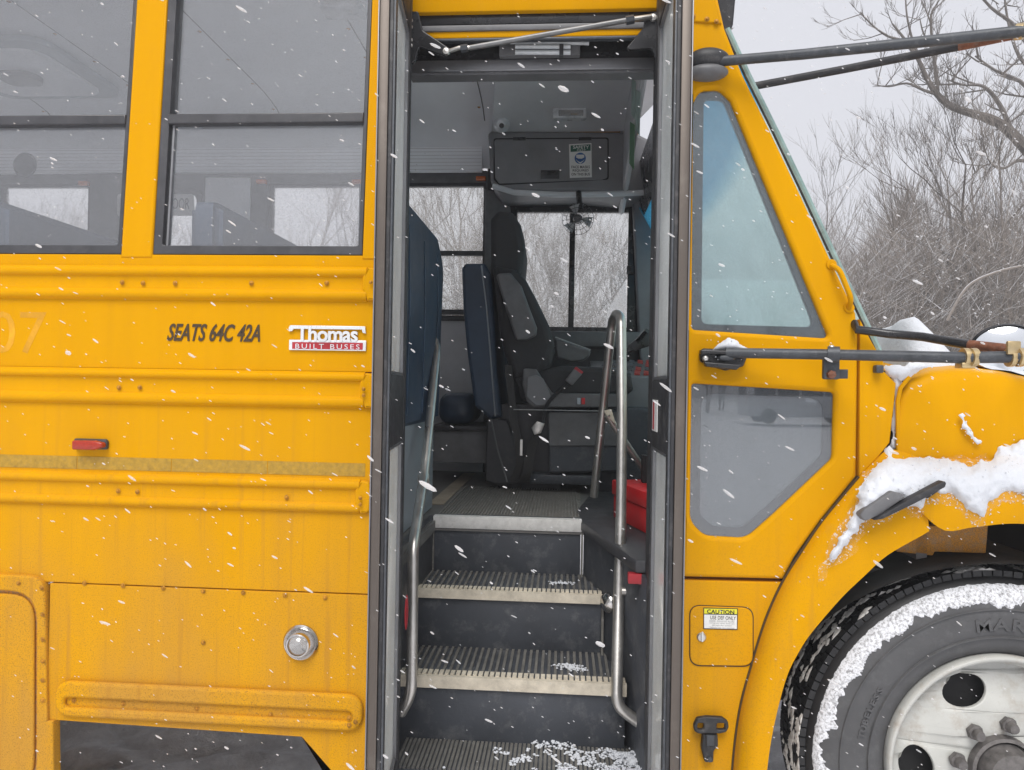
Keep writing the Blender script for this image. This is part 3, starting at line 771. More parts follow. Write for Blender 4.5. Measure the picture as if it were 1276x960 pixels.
# ---------------------------------------------------------------- interior: barriers and seats
def yz_plate(name, pts, x0, x1, mat, parent, bev=.02, seg=3):   # pts: (y,z)
    m_ = MB(); n = len(pts)
    m_.add([(x0, y, z) for y, z in pts] + [(x1, y, z) for y, z in pts], [tuple(range(n)), tuple(range(2 * n - 1, n - 1, -1))] + [(i, (i + 1) % n, (i + 1) % n + n, i + n) for i in range(n)])
    me = m_.mesh(); bm = bmesh.new(); bm.from_mesh(me); bmesh.ops.recalc_face_normals(bm, faces=bm.faces)
    if bev:
        es = [e for e in bm.edges if len(e.link_faces) == 2 and e.calc_face_angle(0) > .9]
        bmesh.ops.bevel(bm, geom=es, offset=bev, segments=seg, affect='EDGES', clamp_overlap=True)
    bm.to_mesh(me); bm.free(); return finish(me, name, mat, parent, 40)
XB = XX(549, 1.0, 400)
zt = ZZ(253, .25, 514)
pad = fillet([(.14, 1.36), (1.0, 1.36), (1.03, 1.75), (1.07, 2.02), (.90, zt + .03), (.14, zt + .03)], [0, .02, .15, .12, .12, .02], 8)
br = yz_plate('entry_barrier', pad, XB - .055, XB, 'navy_vinyl', BUS, .022)
yz_plate('modesty_panel', [(.12, FL), (.98, FL), (.98, 1.37), (.12, 1.37)], XB - .035, XB - .018, 'light_grey_panel', br, .003, 1)
for y in (.35, .62, .9):
    m_ = MB().tube([(XB + .002, y, 1.40), (XB + .004, y + .01, 1.8), (XB + .001, y - .01, zt - .05)], .003, 6).build('pad_seam', 'navy_vinyl', br)
# passenger seats
def pseat(x, y0, y1, parent=BUS):
    ln = 1.0
    s = yz_plate('passenger_seat', fillet([(y0, FL + .35), (y1, FL + .35), (y1 + .02, 1.90), (y1 - .10, 2.06), (y0, 2.06)], [0, 0, .1, .1, .03]), x - .10, x, 'navy_vinyl', parent, .03)
    MB().box(x, x + .38, y0, y1, FL + .33, FL + .46).build('seat_cushion', 'navy_vinyl', s, bevel=.03, seg=3)
    for yy in (y0 + .08, y1 - .1):
        for xx in (x + .02, x + .32): MB().box(xx, xx + .025, yy, yy + .025, FL, FL + .329).build('seat_leg', 'black_plastic', s)
for x in (-1.06, -1.76, -2.46, -3.16, -3.86): pseat(x, .10, 1.0)
for x in (-1.28, -1.96, -2.66, -3.36): pseat(x, 1.38, 2.22)
bxq = MB().pbox(540, 537, 607, 577, 1.75, 2.2).build('heater_box', 'heater_grey', BUS, bevel=.006)
MB().pbox(536, 531, 609, 537, 1.72, 2.2).build('heater_top', 'black_plastic', bxq, bevel=.004)
mq = MB().pbox(545, 490, 590, 530, 1.78, 2.2).build('front_seat_cushion', 'navy_vinyl', BUS, bevel=.06, seg=4)
# barrier behind the driver
dp = plate('driver_barrier', fillet(XZ([(575, 334), (580, 328), (604, 328), (612, 342), (616, 400), (619, 460), (625, 520), (611, 523), (591, 506), (582, 440), (577, 385)], 1.5), .012), 1.5, 2.22, 'navy_vinyl', BUS, bevel=.018)
MB().tube([P(x, y, 1.494) for x, y in ((600, 331), (606, 380), (611, 440), (617, 519))], .004, 6).build('pad_piping', 'light_grey_panel', dp)
# ---------------------------------------------------------------- driver's seat
Y0, Y1 = 1.42, 1.92
DS = plate('driver_seat', fillet(XZ([(613, 330), (640, 335), (655, 348), (668, 372), (684, 405), (691, 432), (686, 452), (672, 470), (640, 475), (628, 440), (620, 400)], Y0), [.02, .03, .03, .03, .04, .04, .03, .03, .03, 0, 0]), Y0, Y1, 'black_cloth', BUS, bevel=.035)
plate('headrest', fillet(XZ([(611, 345), (611, 272), (620, 262), (638, 263), (649, 280), (653, 310), (650, 345)], Y0 + .06), .03), Y0 + .06, Y1 - .06, 'black_cloth', DS, bevel=.03)
plate('folded_armrest', fillet(XZ([(617, 341), (636, 340), (650, 357), (660, 385), (669, 408), (668, 418), (656, 424), (643, 424), (630, 385)], Y0 - .06), .02), Y0 - .06, Y0 - .005, 'charcoal_plastic', DS, bevel=.012)
plate('armrest', fillet(XZ([(691, 422), (700, 424), (736, 437), (735, 444), (727, 450), (712, 452), (693, 446)], Y1 - .1), .02), Y1 - .12, Y1 - .04, 'charcoal_plastic', DS, bevel=.012)
MB().tube([P(692, 420.5, Y1 - .14), P(736, 436.5, Y1 - .14)], .004, 6).build('armrest_edge', 'grey_print', DS)
plate('seat_cushion', fillet(XZ([(640, 470), (672, 462), (700, 456), (760, 458), (786, 466), (790, 486), (780, 494), (690, 496), (650, 500)], Y0), .02), Y0, Y1, 'black_cloth', DS, bevel=.025)
sp_ = plate('seat_side_panel', fillet(XZ([(652, 459), (668, 460), (688, 490), (770, 491), (772, 508), (664, 508), (656, 500), (651, 480)], Y0 - .035), .015), Y0 - .035, Y0 - .001, 'charcoal_plastic', DS, bevel=.006)
plate('recliner_cover', fillet(XZ([(657, 470), (668, 467), (677, 472), (684, 488), (690, 505), (668, 506), (656, 495)], Y0 - .045), .02), Y0 - .046, Y0 - .036, 'console_plastic', DS, bevel=.004)
MB().pbox(719, 496, 723.5, 504, Y0 - .045, Y0 - .036).build('seat_switch', 'light_grey_panel', DS, bevel=.002)
MB().pbox(724.5, 496, 729, 504, Y0 - .045, Y0 - .036).build('seat_switch', 'red_plastic', DS, bevel=.002)
plate('seat_skirt', fillet(XZ([(682, 512), (770, 512), (772, 588), (684, 590)], Y0 + .02), .012), Y0 + .02, Y1 - .05, 'step_black', DS, bevel=.01)
plate('skirt_flap', fillet(XZ([(683, 514), (771, 514), (772, 556), (684, 556)], Y0 + .01), .012), Y0 + .008, Y0 + .019, 'charcoal_plastic', DS, bevel=.004)
plate('pedestal', XZ([(607, 520), (632, 524), (646, 560), (660, 575), (662, 600), (622, 605), (604, 600)], Y0 + .1), Y0 + .1, Y1, 'black_plastic', DS, bevel=.01)
MB().tube([P(x, y, Y0 - .02) for x, y in ((612, 522), (620, 560), (632, 601))], .004, 6).build('cover_piping', 'charcoal_plastic', DS)
MB().box(XX(620, Y0), XX(700, Y0), Y0 + .15, Y1, FL, ZZ(505, Y0)).build('seat_base', 'black_plastic', DS)
MB().tube(smoothline([P(676, 528, Y0 - .05), P(679, 510, Y0 - .055), P(690, 494, Y0 - .06), P(709, 478, Y0 - .06)], 6), .009, 8).build('buckle_stalk', 'black_rubber', DS)
bu = P(714, 470, Y0 - .06)
MB().prism(XZ([(704, 474), (716, 459), (726, 466), (713, 481)], Y0 - .075), Y0 - .085, Y0 - .05).build('belt_buckle', 'charcoal_plastic', DS, bevel=.006)
MB().prism(XZ([(715, 460), (718, 457), (727, 464), (724, 467)], Y0 - .075), Y0 - .084, Y0 - .052).build('buckle_button', 'red_paint', DS, bevel=.002)
MB().prism(XZ([(662, 533), (669, 525), (679, 528), (674, 540), (666, 542)], Y0 - .07), Y0 - .085, Y0 - .06).build('belt_anchor', 'brushed_steel', DS, bevel=.003)
def strap(pts, wd=.045, name='belt_webbing', mat='webbing', parent=None):
    m_ = MB(); pts = [Vector(p) for p in pts]
    for p in pts: m_.v += [(p.x - wd / 2, p.y, p.z), (p.x + wd / 2, p.y + .004, p.z), (p.x - wd / 2, p.y + .003, p.z), (p.x + wd / 2, p.y + .007, p.z)]
    for i in range(len(pts) - 1):
        a = 4 * i; m_.f += [(a, a + 1, a + 5, a + 4), (a + 2, a + 6, a + 7, a + 3), (a, a + 4, a + 6, a + 2), (a + 1, a + 3, a + 7, a + 5)]
    return m_.build(name, mat, parent or DS)
strap(smoothline([P(670, 540, Y0 - .06), P(661, 565, Y0 - .04), P(657, 590, Y0 - .03), P(650, 602, Y0)], 5))
strap(smoothline([P(633, 455, Y0 - .02), P(640, 520, Y0 - .03), P(648, 570, Y0 - .03), P(640, 600, Y0)], 5), .035)
MB().tube([P(640, 510.5, Y0 - .07), P(752, 512.5, Y0 - .07)], .0022, 6).build('release_cable', 'grey_print', DS)
MB().pbox(648, 548, 651, 568, Y0 - .05, Y0 - .045).build('belt_clip', 'brushed_steel', DS)

# ---------------------------------------------------------------- driver's window wall (black)
YD = YF
dh = XZ([(645, 267), (783, 266), (783, 409), (645, 410)], YD)
gx0, gx1 = dh[0][0], dh[1][0]; gz0, gz1 = dh[2][1], dh[1][1]
XDR = 1.25
plate('driver_side_wall', [(xpil + .002, FL - .05), (1.04, FL - .05), (1.04, 1.57), (.92, 1.82), (.76, 2.18), (.60, 2.50), (.50, 2.98), (xpil + .002, 2.98)], YD + .001, YD + .05, 'black_plastic', BUS,
      holes=[[(gx0 - .01, gz0 - .01), (gx1 + .01, gz0 - .01), (gx1 + .01, gz1 + .01), (gx0 - .01, gz1 + .01)]])
dw = plate('driver_window', [(gx0 - .05, gz0 - .045), (gx1 + .05, gz0 - .045), (gx1 + .05, gz1 + .07), (gx0 - .05, gz1 + .07)], YD - .03, YD, 'gloss_black', BUS,
      holes=[[(gx0, gz0), (gx1, gz0), (gx1, gz1), (gx0, gz1)]], bevel=.004)
MB().pbox(709, 266, 716, 410, YD - .02, YD + .01).build('window_divider', 'gloss_black', dw, bevel=.003)
MB().box(gx0 - .005, gx1 + .005, YD + .015, YD + .019, gz0 - .005, gz1 + .005).build('pane', 'far_glass', dw)
MB().pbox(781, 331, 793, 342, YD - .05, YD - .031).build('window_latch', 'gloss_black', dw, bevel=.004)
plate('window_pillar_cover', XZ([(604, 235), (622, 240), (636, 258), (640, 420), (604, 420)], YD - .06), YD - .06, YD - .031, 'charcoal_plastic', BUS, bevel=.01)
plate('front_pillar_cover', XZ([(788, 240), (808, 235), (842, 420), (842, 600), (806, 600), (796, 420)], YD - .10), YD - .10, YD - .031, 'console_plastic', BUS, bevel=.012)
MB().pbox(642, 413, 800, 432, YD - .10, YD - .001).build('window_ledge', 'charcoal_plastic', BUS, bevel=.008)
# ---------------------------------------------------------------- front cap, console, poster
yc0 = 1.98
cp = MB(); a0 = XX(612, yc0, 165); a1 = XX(783, yc0, 165); b0 = XX(624, 1.25, 92); b1_ = .72
N = 10
for j in range(N + 1):
    u = j / N; y = 1.15 + (yc0 - 1.15 + .02) * u; z = 3.085 - (3.085 - ZZ(163, yc0, 700)) * u ** 1.3
    for i in range(9):
        w_ = i / 8; x = (b0 + (a0 - b0) * u) * (1 - w_) + (b1_ + (a1 - b1_) * u) * w_
        cp.v.append((x, y, z + (.03 * (w_ - .5) ** 2 if 0 else 0)))
for j in range(N):
    for i in range(8): a = j * 9 + i; cp.f.append((a, a + 9, a + 10, a + 1))
cp.build('front_cap', 'cap_plastic', BUS, sharp=60)
con = plate('overhead_console', fillet(XZ([(608, 166), (612, 163), (790, 164), (812, 175), (806, 238), (780, 243), (720, 238), (622, 240), (611, 225)], yc0), [.01, .01, .02, .03, .05, .02, 0, .03, .03]), yc0, YF, 'console_plastic', BUS, bevel=.02)
plate('console_door', fillet(XZ([(616, 174), (757, 173), (757, 222), (750, 224), (622, 229), (617, 222)], yc0 - .006), .015), yc0 - .008, yc0 - .001, 'console_plastic', con, bevel=.003)
gr = fillet(XZ([(615, 172.5), (758.5, 171.5), (758.5, 224), (622, 231), (615, 224)], yc0 - .002), .015)
plate('door_groove', gr, yc0 - .002, yc0 + .001, 'dark_cavity', con, bevel=.0005)
MB().pbox(674, 212, 697, 223, yc0 - .012, yc0 - .0082).build('console_latch', 'black_plastic', con, bevel=.004)
MB().pbox(682, 213, 696, 218, yc0 - .016, yc0 - .0122).build('latch_pull', 'gloss_black', con, bevel=.002)
for px in (647, 729): MB().pbox(px - 8, 171, px + 8, 175, yc0 - .012, yc0 - .001).build('console_hinge', 'gloss_black', con, bevel=.002)
MB().tube([P(x, y, yc0 + .0) for x, y in ((614, 232), (640, 240), (700, 243), (760, 242), (806, 240))], .016, 10).build('console_lip', 'cap_plastic', con)
yp = yc0 - .011
po = MB().prism(XZ([(709, 180), (737, 178.5), (737.5, 221), (710, 222)], yp), yp, yp + .0015).build('safety_poster', 'white_vinyl', BUS)
MB().prism(XZ([(711, 181.5), (736, 180), (736, 188), (711, 189.5)], yp - .001), yp - .0012, yp - .0002).build('poster_header', 'green_vinyl', po)
text('poster_title', 'SAFETY', 714, 181.6, 734, 185.6, yp - .0022, 'white_vinyl', po, ext=.0004, font_off=.02)
text('poster_title', 'FIRST', 719, 186.4, 730, 188.6, yp - .0022, 'white_vinyl', po, ext=.0004)
cc = P(723, 197.5, yp)
MB().lathe([(0, -.0012), (.031, -.0012), (.0312, -.0002)], cc, (0, 1, 0), 28).build('mask_symbol', 'mask_blue', po)
plate('mask_symbol_face', fillet(XZ([(718, 193), (728, 193), (728, 200), (723, 204.5), (718, 200)], yp - .002), .006), yp - .0026, yp - .0014, 'white_vinyl', po, bevel=.0003)
plate('mask_symbol_mask', fillet(XZ([(717.5, 196.3), (721, 198), (725, 198), (728.5, 196.3), (727.5, 200), (723, 202.5), (718.5, 200)], yp - .003), .003), yp - .0036, yp - .0028, 'mask_blue', po, bevel=.0002)
for i, s_ in enumerate(('FACE MASKS', 'REQUIRED', 'ON THIS BUS')):
    text('poster_lettering', s_, 712 + (1.5 if i == 1 else 0), 207 + i * 4.5 - .3, 735 - (1.5 if i == 1 else 0), 210 + i * 4.5, yp - .0012, 'black_print', po, ext=.0004, font_off=.01)
lm = MB().pbox(689, 134, 731, 147, 1.78, 1.83).build('cap_lamp', 'lamp_white', BUS, bevel=.008)
MB().pbox(696, 137, 727, 144, 1.77, 1.7795).build('lens', 'clear_lens', lm, bevel=.003)
dm_ = MB().lathe([(0, -.05), (.022, -.05), (.035, -.025), (.045, 0)], P(625, 155, 1.9), (0, 1, .35), 20).build('camera_dome', 'lamp_white', BUS)
MB().lathe([(0, -.062), (.012, -.062), (.014, -.05)], P(626, 157, 1.9), (0, 1, .35), 16).build('camera_lens', 'gloss_black', dm_)
# bulkhead side board with papers
bxx = XX(777, 2.0, 160)
yz_plate('bulkhead_side', fillet([(.6, 2.95), (1.3, 2.80), (1.8, 2.64), (2.28, 2.52), (2.28, 3.05), (.6, 3.09)], .05), bxx, bxx + .03, 'cap_plastic', BUS, .01)
def paper(pts, mat):
    m_ = MB(); n = len(pts)
    m_.add([(bxx - .003, y, z) for y, z in pts] + [(bxx - .0015, y, z) for y, z in pts], [tuple(range(n)), tuple(range(2 * n - 1, n - 1, -1))] + [(i, (i + 1) % n, (i + 1) % n + n, i + n) for i in range(n)]); return m_.build('pinned_paper', mat, BUS)
def bz(py, y): return ZZ(py, y, 790)
for (ya_, yb_, pa, pb2, mt) in ((1.30, 1.50, 98, 150, 'pale_green_paper'), (1.08, 1.27, 112, 170, 'pale_green_paper'), (1.32, 1.56, 152, 212, 'green_paper')):
    paper([(ya_, bz(pa + 4, ya_)), (yb_, bz(pa, yb_)), (yb_, bz(pb2 - 8, yb_)), (ya_, bz(pb2, ya_))], mt)
# fan
fc = P(720, 273, 1.86); ax = Vector((-.1, -1, -.15)).normalized()
fn = MB().tube([P(721, 240, 1.97), P(722, 252, 1.93), P(724, 262, 1.9)], .016, 10).build('driver_fan', 'gloss_black', BUS)
fg = MB()
u_ = ax.orthogonal().normalized(); v_ = ax.cross(u_)
for rr in (.085, .06, .035):
    fg.tube([fc + ax * (.03 * (1 - rr / .085)) + (u_ * math.cos(a) + v_ * math.sin(a)) * rr for a in [2 * math.pi * k / 24 for k in range(25)]], .0015, 4)
for k in range(18):
    a = 2 * math.pi * k / 18; d_ = (u_ * math.cos(a) + v_ * math.sin(a)); fg.tube([fc + ax * .03 + d_ * .015, fc + ax * .02 + d_ * .06, fc + d_ * .085, fc - ax * .03 + d_ * .08], .0012, 4)
fg.build('fan_cage', 'gloss_black', fn)
MB().lathe([(0, .03), (.02, .03), (.026, 0), (.026, -.04), (0, -.045)], fc, ax, 16).build('fan_motor', 'gloss_black', fn)
for k in range(3):
    a = 2 * math.pi * k / 3; d_ = u_ * math.cos(a) + v_ * math.sin(a); e_ = ax.cross(d_)
    MB().add([fc + d_ * .02, fc + d_ * .075 - e_ * .03 + ax * .01, fc + d_ * .075 + e_ * .03 - ax * .01, fc + d_ * .03 + e_ * .012], [(0, 1, 2, 3)]).build('fan_blade', 'fan_grey', fn)
# dash with switch panel
yq = 1.75
dz = P(770, 470, yq).z
ds = MB()
da, db = XX(738, yq, 470), 1.25
ds.add([(da, yq, dz), (db, yq, dz), (db, yq + .42, dz + .10), (da, yq + .42, dz + .10), (da, yq, FL), (db, yq, FL), (db, yq + .42, FL), (da, yq + .42, FL)],
       [(0, 1, 2, 3), (4, 5, 1, 0), (5, 6, 2, 1), (6, 7, 3, 2), (7, 4, 0, 3), (7, 6, 5, 4)])
D = ds.build('dashboard', 'console_plastic', BUS, bevel=.01)
for i in range(4):
    for k in range(9):
        u = .04 + i * .095; x = da + .03 + k * .048 + i * .015; z = dz + .10 * u / .42 + .002
        y = yq + u; m_ = MB(); m_.add([(x, y, z), (x + .03, y, z), (x + .036, y + .055, z + .013), (x + .006, y + .055, z + .013), (x, y, z + .012), (x + .03, y, z + .008), (x + .036, y + .055, z + .024), (x + .006, y + .055, z + .028)],
              [(4, 5, 6, 7), (0, 1, 5, 4), (1, 2, 6, 5), (2, 3, 7, 6), (3, 0, 4, 7)])
        m_.build('dash_switch', 'red_switch' if (k >= 4 and (i + k) % 3 != 0) else 'switch_dark', D)
MB().tube([P(780, 440, 1.9), P(806, 412, 1.7)], .012, 8).build('control_arm', 'gloss_black', D)
MB().prism(XZ([(779, 441), (783, 430), (812, 408), (815, 430)], 1.8), 1.78, 1.82).build('gauge_pod', 'gloss_black', D, bevel=.006)
MB().box(XX(735, 1.55), 1.1, 1.55, 1.74, FL, ZZ(505, 1.55)).build('engine_cover', 'step_black', BUS, bevel=.02)
MB().pbox(660, 592, 740, 604, 1.45, 1.9).build('seat_plinth', 'step_black', BUS, bevel=.006)
# front firewall so that no sky shows under the dash
MB().box(1.02, 1.05, .1, 2.3, .8, 1.46).build('firewall', 'console_plastic', BUS)

# ---------------------------------------------------------------- grab rails
def pipe(name, pts, r=.0155, rad=.06, parent=BUS, mat='brushed_steel'):
    return MB().tube(bendpipe(pts, rad), r, 14).build(name, mat, parent)
hl = pipe('grab_rail', [P(533, 407, .95), P(545, 431, .90), P(529, 590, .45), P(515, 680, .13), P(513, 864, .05), P(500, 888, .08)], .0165, .05)
MB().lathe([(.0165, -.014), (.021, -.014), (.021, .014), (.0165, .014)], P(528, 597, .43), P(529, 590, .45) - P(515, 680, .13), 16).build('rail_sleeve', 'brushed_steel', hl)
hr = pipe('grab_rail', [P(740, 619, 1.05), P(752, 505, .95), P(763, 400, .78), P(768, 391, .62), P(774, 397, .52), P(775, 530, .42), P(774, 640, .35), P(771, 742, .28), P(768, 880, .14), P(797, 901, .14)], .0175, .035)
pipe('rail_brace', [P(757, 517, .93), P(767, 533, .95), P(806, 592, 1.0)], .014, .02, hr)
MB().prism(XZ([(752, 512), (762, 510), (768, 530), (757, 520)], .92), .92, .93).build('brace_plate', 'nosing_rubber', hr, bevel=.003)
pipe('rail_stub', [P(775, 737, .27), P(803, 737, .27)], .014, .02, hr)
MB().lathe([(0, -.008), (.034, -.006), (.036, .006), (0, .008)], P(799, 738, .27), (1, 0, 0), 20).build('rail_flange', 'brushed_steel', hr)
MB().lathe([(0, -.008), (.034, -.006), (.036, .006), (0, .008)], P(798, 901, .14), (1, 0, .2), 20).build('rail_flange', 'brushed_steel', hr)
MB().lathe([(.032, 0), (.036, -.02), (.034, -.032), (.025, -.042), (0, -.05)], P(765, 749, .42), (.6, .6, .1), 24).build('stepwell_lamp', 'chrome', BUS)
yz_s = MB().ell(P(506.5, 763, -.03), .003, .022, .05, 16, 10).build('stepwell_sticker', 'red_paint', BUS)
# red plastic box on the ledge: a thing of its own
YB = .45
rbx = empty('red_box', P(782, 650, YB + .1), label='small red plastic box with a lid on the black ledge beside the grab rail', cat='box')
A = [P(764, 637, YB + .35), P(810, 668, YB - .0)]
def slant_box(z0, z1, grow, name, par):
    a = Vector((A[0].x, A[0].y)); b = Vector((A[1].x, A[1].y)); d_ = (b - a).normalized(); n_ = Vector((-d_.y, d_.x)); n_ = n_ if n_.y > 0 else -n_
    a -= d_ * grow; b += d_ * grow; q = [a - n_ * grow, b - n_ * grow, b + n_ * (.2 + grow), a + n_ * (.2 + grow)]
    m_ = MB(); m_.add([(v.x, v.y, z0) for v in q] + [(v.x, v.y, z1) for v in q], [(3, 2, 1, 0), (4, 5, 6, 7)] + [(i, (i + 1) % 4, (i + 1) % 4 + 4, i + 4) for i in range(4)])
    return m_.build(name, 'red_plastic', par, bevel=.006)
zt_ = P(764, 598, YB + .35).z; zbx = FL + .013
slant_box(zbx, zbx + (zt_ - zbx) * .60, 0, 'box_body', rbx); slant_box(zbx + (zt_ - zbx) * .61, zt_, .006, 'box_lid', rbx)

# ================================================================ FRONT OUTSIDE
# quarter panel with two windows
tri = XZ([(864, 128), (872, 113), (896, 112), (910, 126), (1033, 422), (862, 411)], .0)
low = XZ([(862, 478), (1039, 489), (1037, 572), (965, 640), (930, 671), (878, 668), (860, 650)], .0)
out = XZ([(858, -90), (868, -90), (888, -30), (903, 36), (925, 93), (958, 160), (996, 240), (1032, 318), (1066, 390), (1069, 420), (1067, 594), (1022, 650), (990, 695), (976, 722), (849, 719), (853, 400)], .0)
tf = fillet(tri, [.02, .03, .03, .03, .012, .012]); lf = fillet(low, [.01, .012, .03, .08, .06, .05, .06])
plate('quarter_panel', out, -.006, .05, 'yellow_paint_front', BUS, holes=[tf, lf], bevel=.012)
XJ = P(853, 200, 0).x
plate('lower_quarter_panel', XZ([(849, 723), (976, 726), (955, 768), (936, 830), (922, 885), (913, 960), (908, 1060), (845, 1060)], 0), -.004, .04, 'yellow_paint_front', BUS, bevel=.003)
plate('cowl_panel', XZ([(1071, 398), (1085, 425), (1100, 450), (1100, 462), (1116, 478), (1114, 500), (1108, 552), (1092, 572), (1070, 594)], 0), -.004, .05, 'yellow_paint_front', BUS, bevel=.004)
for nm, loop, inner, gm in (('quarter_window', tf, XZ([(877, 122), (902, 124), (1016, 408), (874, 404)], .012), 'quarter_glass'), ('lower_window', lf, XZ([(874, 490), (1026, 497), (1024, 568), (955, 632), (926, 657), (890, 657), (872, 642)], .012), 'lower_glass')):
    inner = fillet(inner, .02 if gm == 'quarter_glass' else .04)
    q_ = plate(nm, loop, .012, .030, 'arm_paint', BUS, holes=[inner], bevel=.001)
    plate('pane', [(x, z) for x, z in loop], .0065, .0115, gm, q_, bevel=.0005)
    plate('fogged_pane', [(x, z) for x, z in inner], .018, .021, 'quarter_fog' if gm == 'quarter_glass' else 'lower_fog', q_, bevel=.0005)
# roof cap corner and visor
plate('roof_corner', XZ([(850, -90), (866, -90), (899, 30), (852, 27)], -.008), -.012, .03, 'yellow_paint_front', BUS, bevel=.004)
for a, b in ((881, 24), (893, 27), (864, 20)): screw(a, b, -.014)
plate('front_visor', XZ([(886, -60), (922, -60), (914, 30), (907, 47), (896, 25)], .06), .06, 2.2, 'gloss_black', BUS, bevel=.006)
# windshield: curved sheet behind the pillar line
ws = MB(); prof = XZ([(893, 20), (936, 95), (972, 165), (1010, 245), (1044, 325), (1074, 392), (1101, 450)], .03); ny = 12
for j in range(ny + 1):
    u = j / ny; y = .03 + 2.29 * u; bow = .10 * (1 - (2 * u - 1) ** 2)
    for x, z in prof: ws.v.append((x + bow, y, z))
    for x, z in prof: ws.v.append((x + bow - .006, y, z))
n_ = len(prof)
for j in range(ny):
    for i in range(n_ - 1):
        a = j * 2 * n_ + i; ws.f += [(a, a + 1, a + 2 * n_ + 1, a + 2 * n_)]
        a += n_; ws.f += [(a, a + 2 * n_, a + 2 * n_ + 1, a + 1)]
for i in range(n_ - 1): ws.f.append((i, i + n_, i + n_ + 1, i + 1))
wsh = ws.build('windshield', 'windshield_glass', BUS, sharp=60)
prof2 = XZ([(899, 36), (925, 93), (958, 160), (996, 240), (1032, 318), (1066, 390), (1092, 445)], .02)
MB().tube([(x + .008, .022, z) for x, z in prof2], .0045, 8).build('windshield_seal', 'black_rubber', wsh)
MB().tube([(x + .016, .024, z) for x, z in prof2], .0095, 8).build('windshield_edge', 'teal_edge', wsh)
# grab handle on the pillar
gh = MB().tube(bendpipe([P(1036, 331, -.01), P(1046, 336, -.035), P(1061, 373, -.038), P(1058, 384, -.01)], .03), .0072, 10).build('grab_handle', 'yellow_paint_front', BUS)
for a, b in ((1036, 330), (1058, 384)):
    MB().lathe([(0, -.004), (.013, -.004), (.015, 0)], P(a, b, -.007), (0, 1, 0), 16).build('handle_foot', 'yellow_paint_front', gh)
# fuel door, caution sticker, lock, rubber hood latch
fd = plate('filler_door', fillet(XZ([(860, 755), (938, 758), (938, 830), (860, 829)], -.008), .03, 8), -.0095, -.003, 'yellow_paint_front', BUS, bevel=.002)
plate('filler_door_gap', fillet(XZ([(858.8, 753.6), (939.2, 756.6), (939.2, 831.4), (858.8, 830.4)], -.005), .032, 8), -.0055, -.0035, 'brown_print', fd, bevel=.0005)
MB().lathe([(0, -.006), (.010, -.006), (.013, -.002), (.013, .001)], P(874, 794, -.0095), (0, 1, 0), 18).build('lock', 'brushed_steel', fd)
MB().box(P(875.5, 794, -.02).x - .002, P(875.5, 794, -.02).x + .002, -.020, -.0156, P(874, 800, -.02).z, P(874, 788, -.02).z).build('lock_slot', 'lamp_white', fd)
st = MB().prism(XZ([(876.5, 757.5), (919.5, 758.5), (919, 785), (876.5, 784)], -.0105), -.0112, -.0098).build('caution_sticker', 'black_print', BUS)
MB().prism(XZ([(877.5, 758.5), (918.5, 759.4), (918.5, 765.6), (877.5, 764.8)], -.0118), -.0120, -.0113).build('sticker_header', 'yellow_vinyl', st)
MB().prism(XZ([(877.5, 766), (918.3, 766.8), (918.2, 784), (877.5, 783)], -.0118), -.0120, -.0113).build('sticker_field', 'white_vinyl', st)
text('sticker_title', 'CAUTION', 881, 759.5, 915, 764.6, -.0124, 'black_print', st, ext=.0003, font_off=.02)
text('sticker_lettering', 'USE DEF ONLY', 885, 767.3, 917, 771.8, -.0124, 'brown_print', st, ext=.0003)
for i, s_ in enumerate(('DIESEL EXHAUST FLUID', 'Using any other fluid can', 'damage the system', 'Vehicle may not operate')):
    text('sticker_lettering', s_, 884 + (i == 2) * 3, 772.8 + i * 2.7, 915 - (i == 2) * 3, 774.9 + i * 2.7, -.0124, 'grey_print', st, ext=.0003)
rl_ = plate('rubber_latch', fillet(XZ([(864, 904), (868, 895), (880, 893), (900, 894), (907, 899), (908, 906), (905, 912), (897, 914), (870, 914), (865, 911)], -.03), .01), -.034, -.018, 'black_rubber', BUS, bevel=.004,
      holes=[fillet(XZ([(869, 901), (877, 901), (877, 909), (869, 909)], -.03), .006), fillet(XZ([(893, 901), (903, 901), (903, 909), (893, 909)], -.03), .006)])
MB().prism(XZ([(876, 914.5), (894, 914.5), (895, 930), (889, 936), (889, 950), (878, 950), (874, 932)], -.024), -.028, -.004).build('latch_body', 'black_rubber', rl_, bevel=.005)
MB().prism(XZ([(880, 916), (890, 916), (890, 930), (880, 930)], -.034), -.036, -.029).build('latch_tongue', 'arm_paint', rl_, bevel=.003)
MB().lathe([(0, -.006), (.007, -.005), (.008, 0)], P(884, 946, -.028), (0, 1, 0), 12).build('latch_bolt', 'arm_paint', rl_)

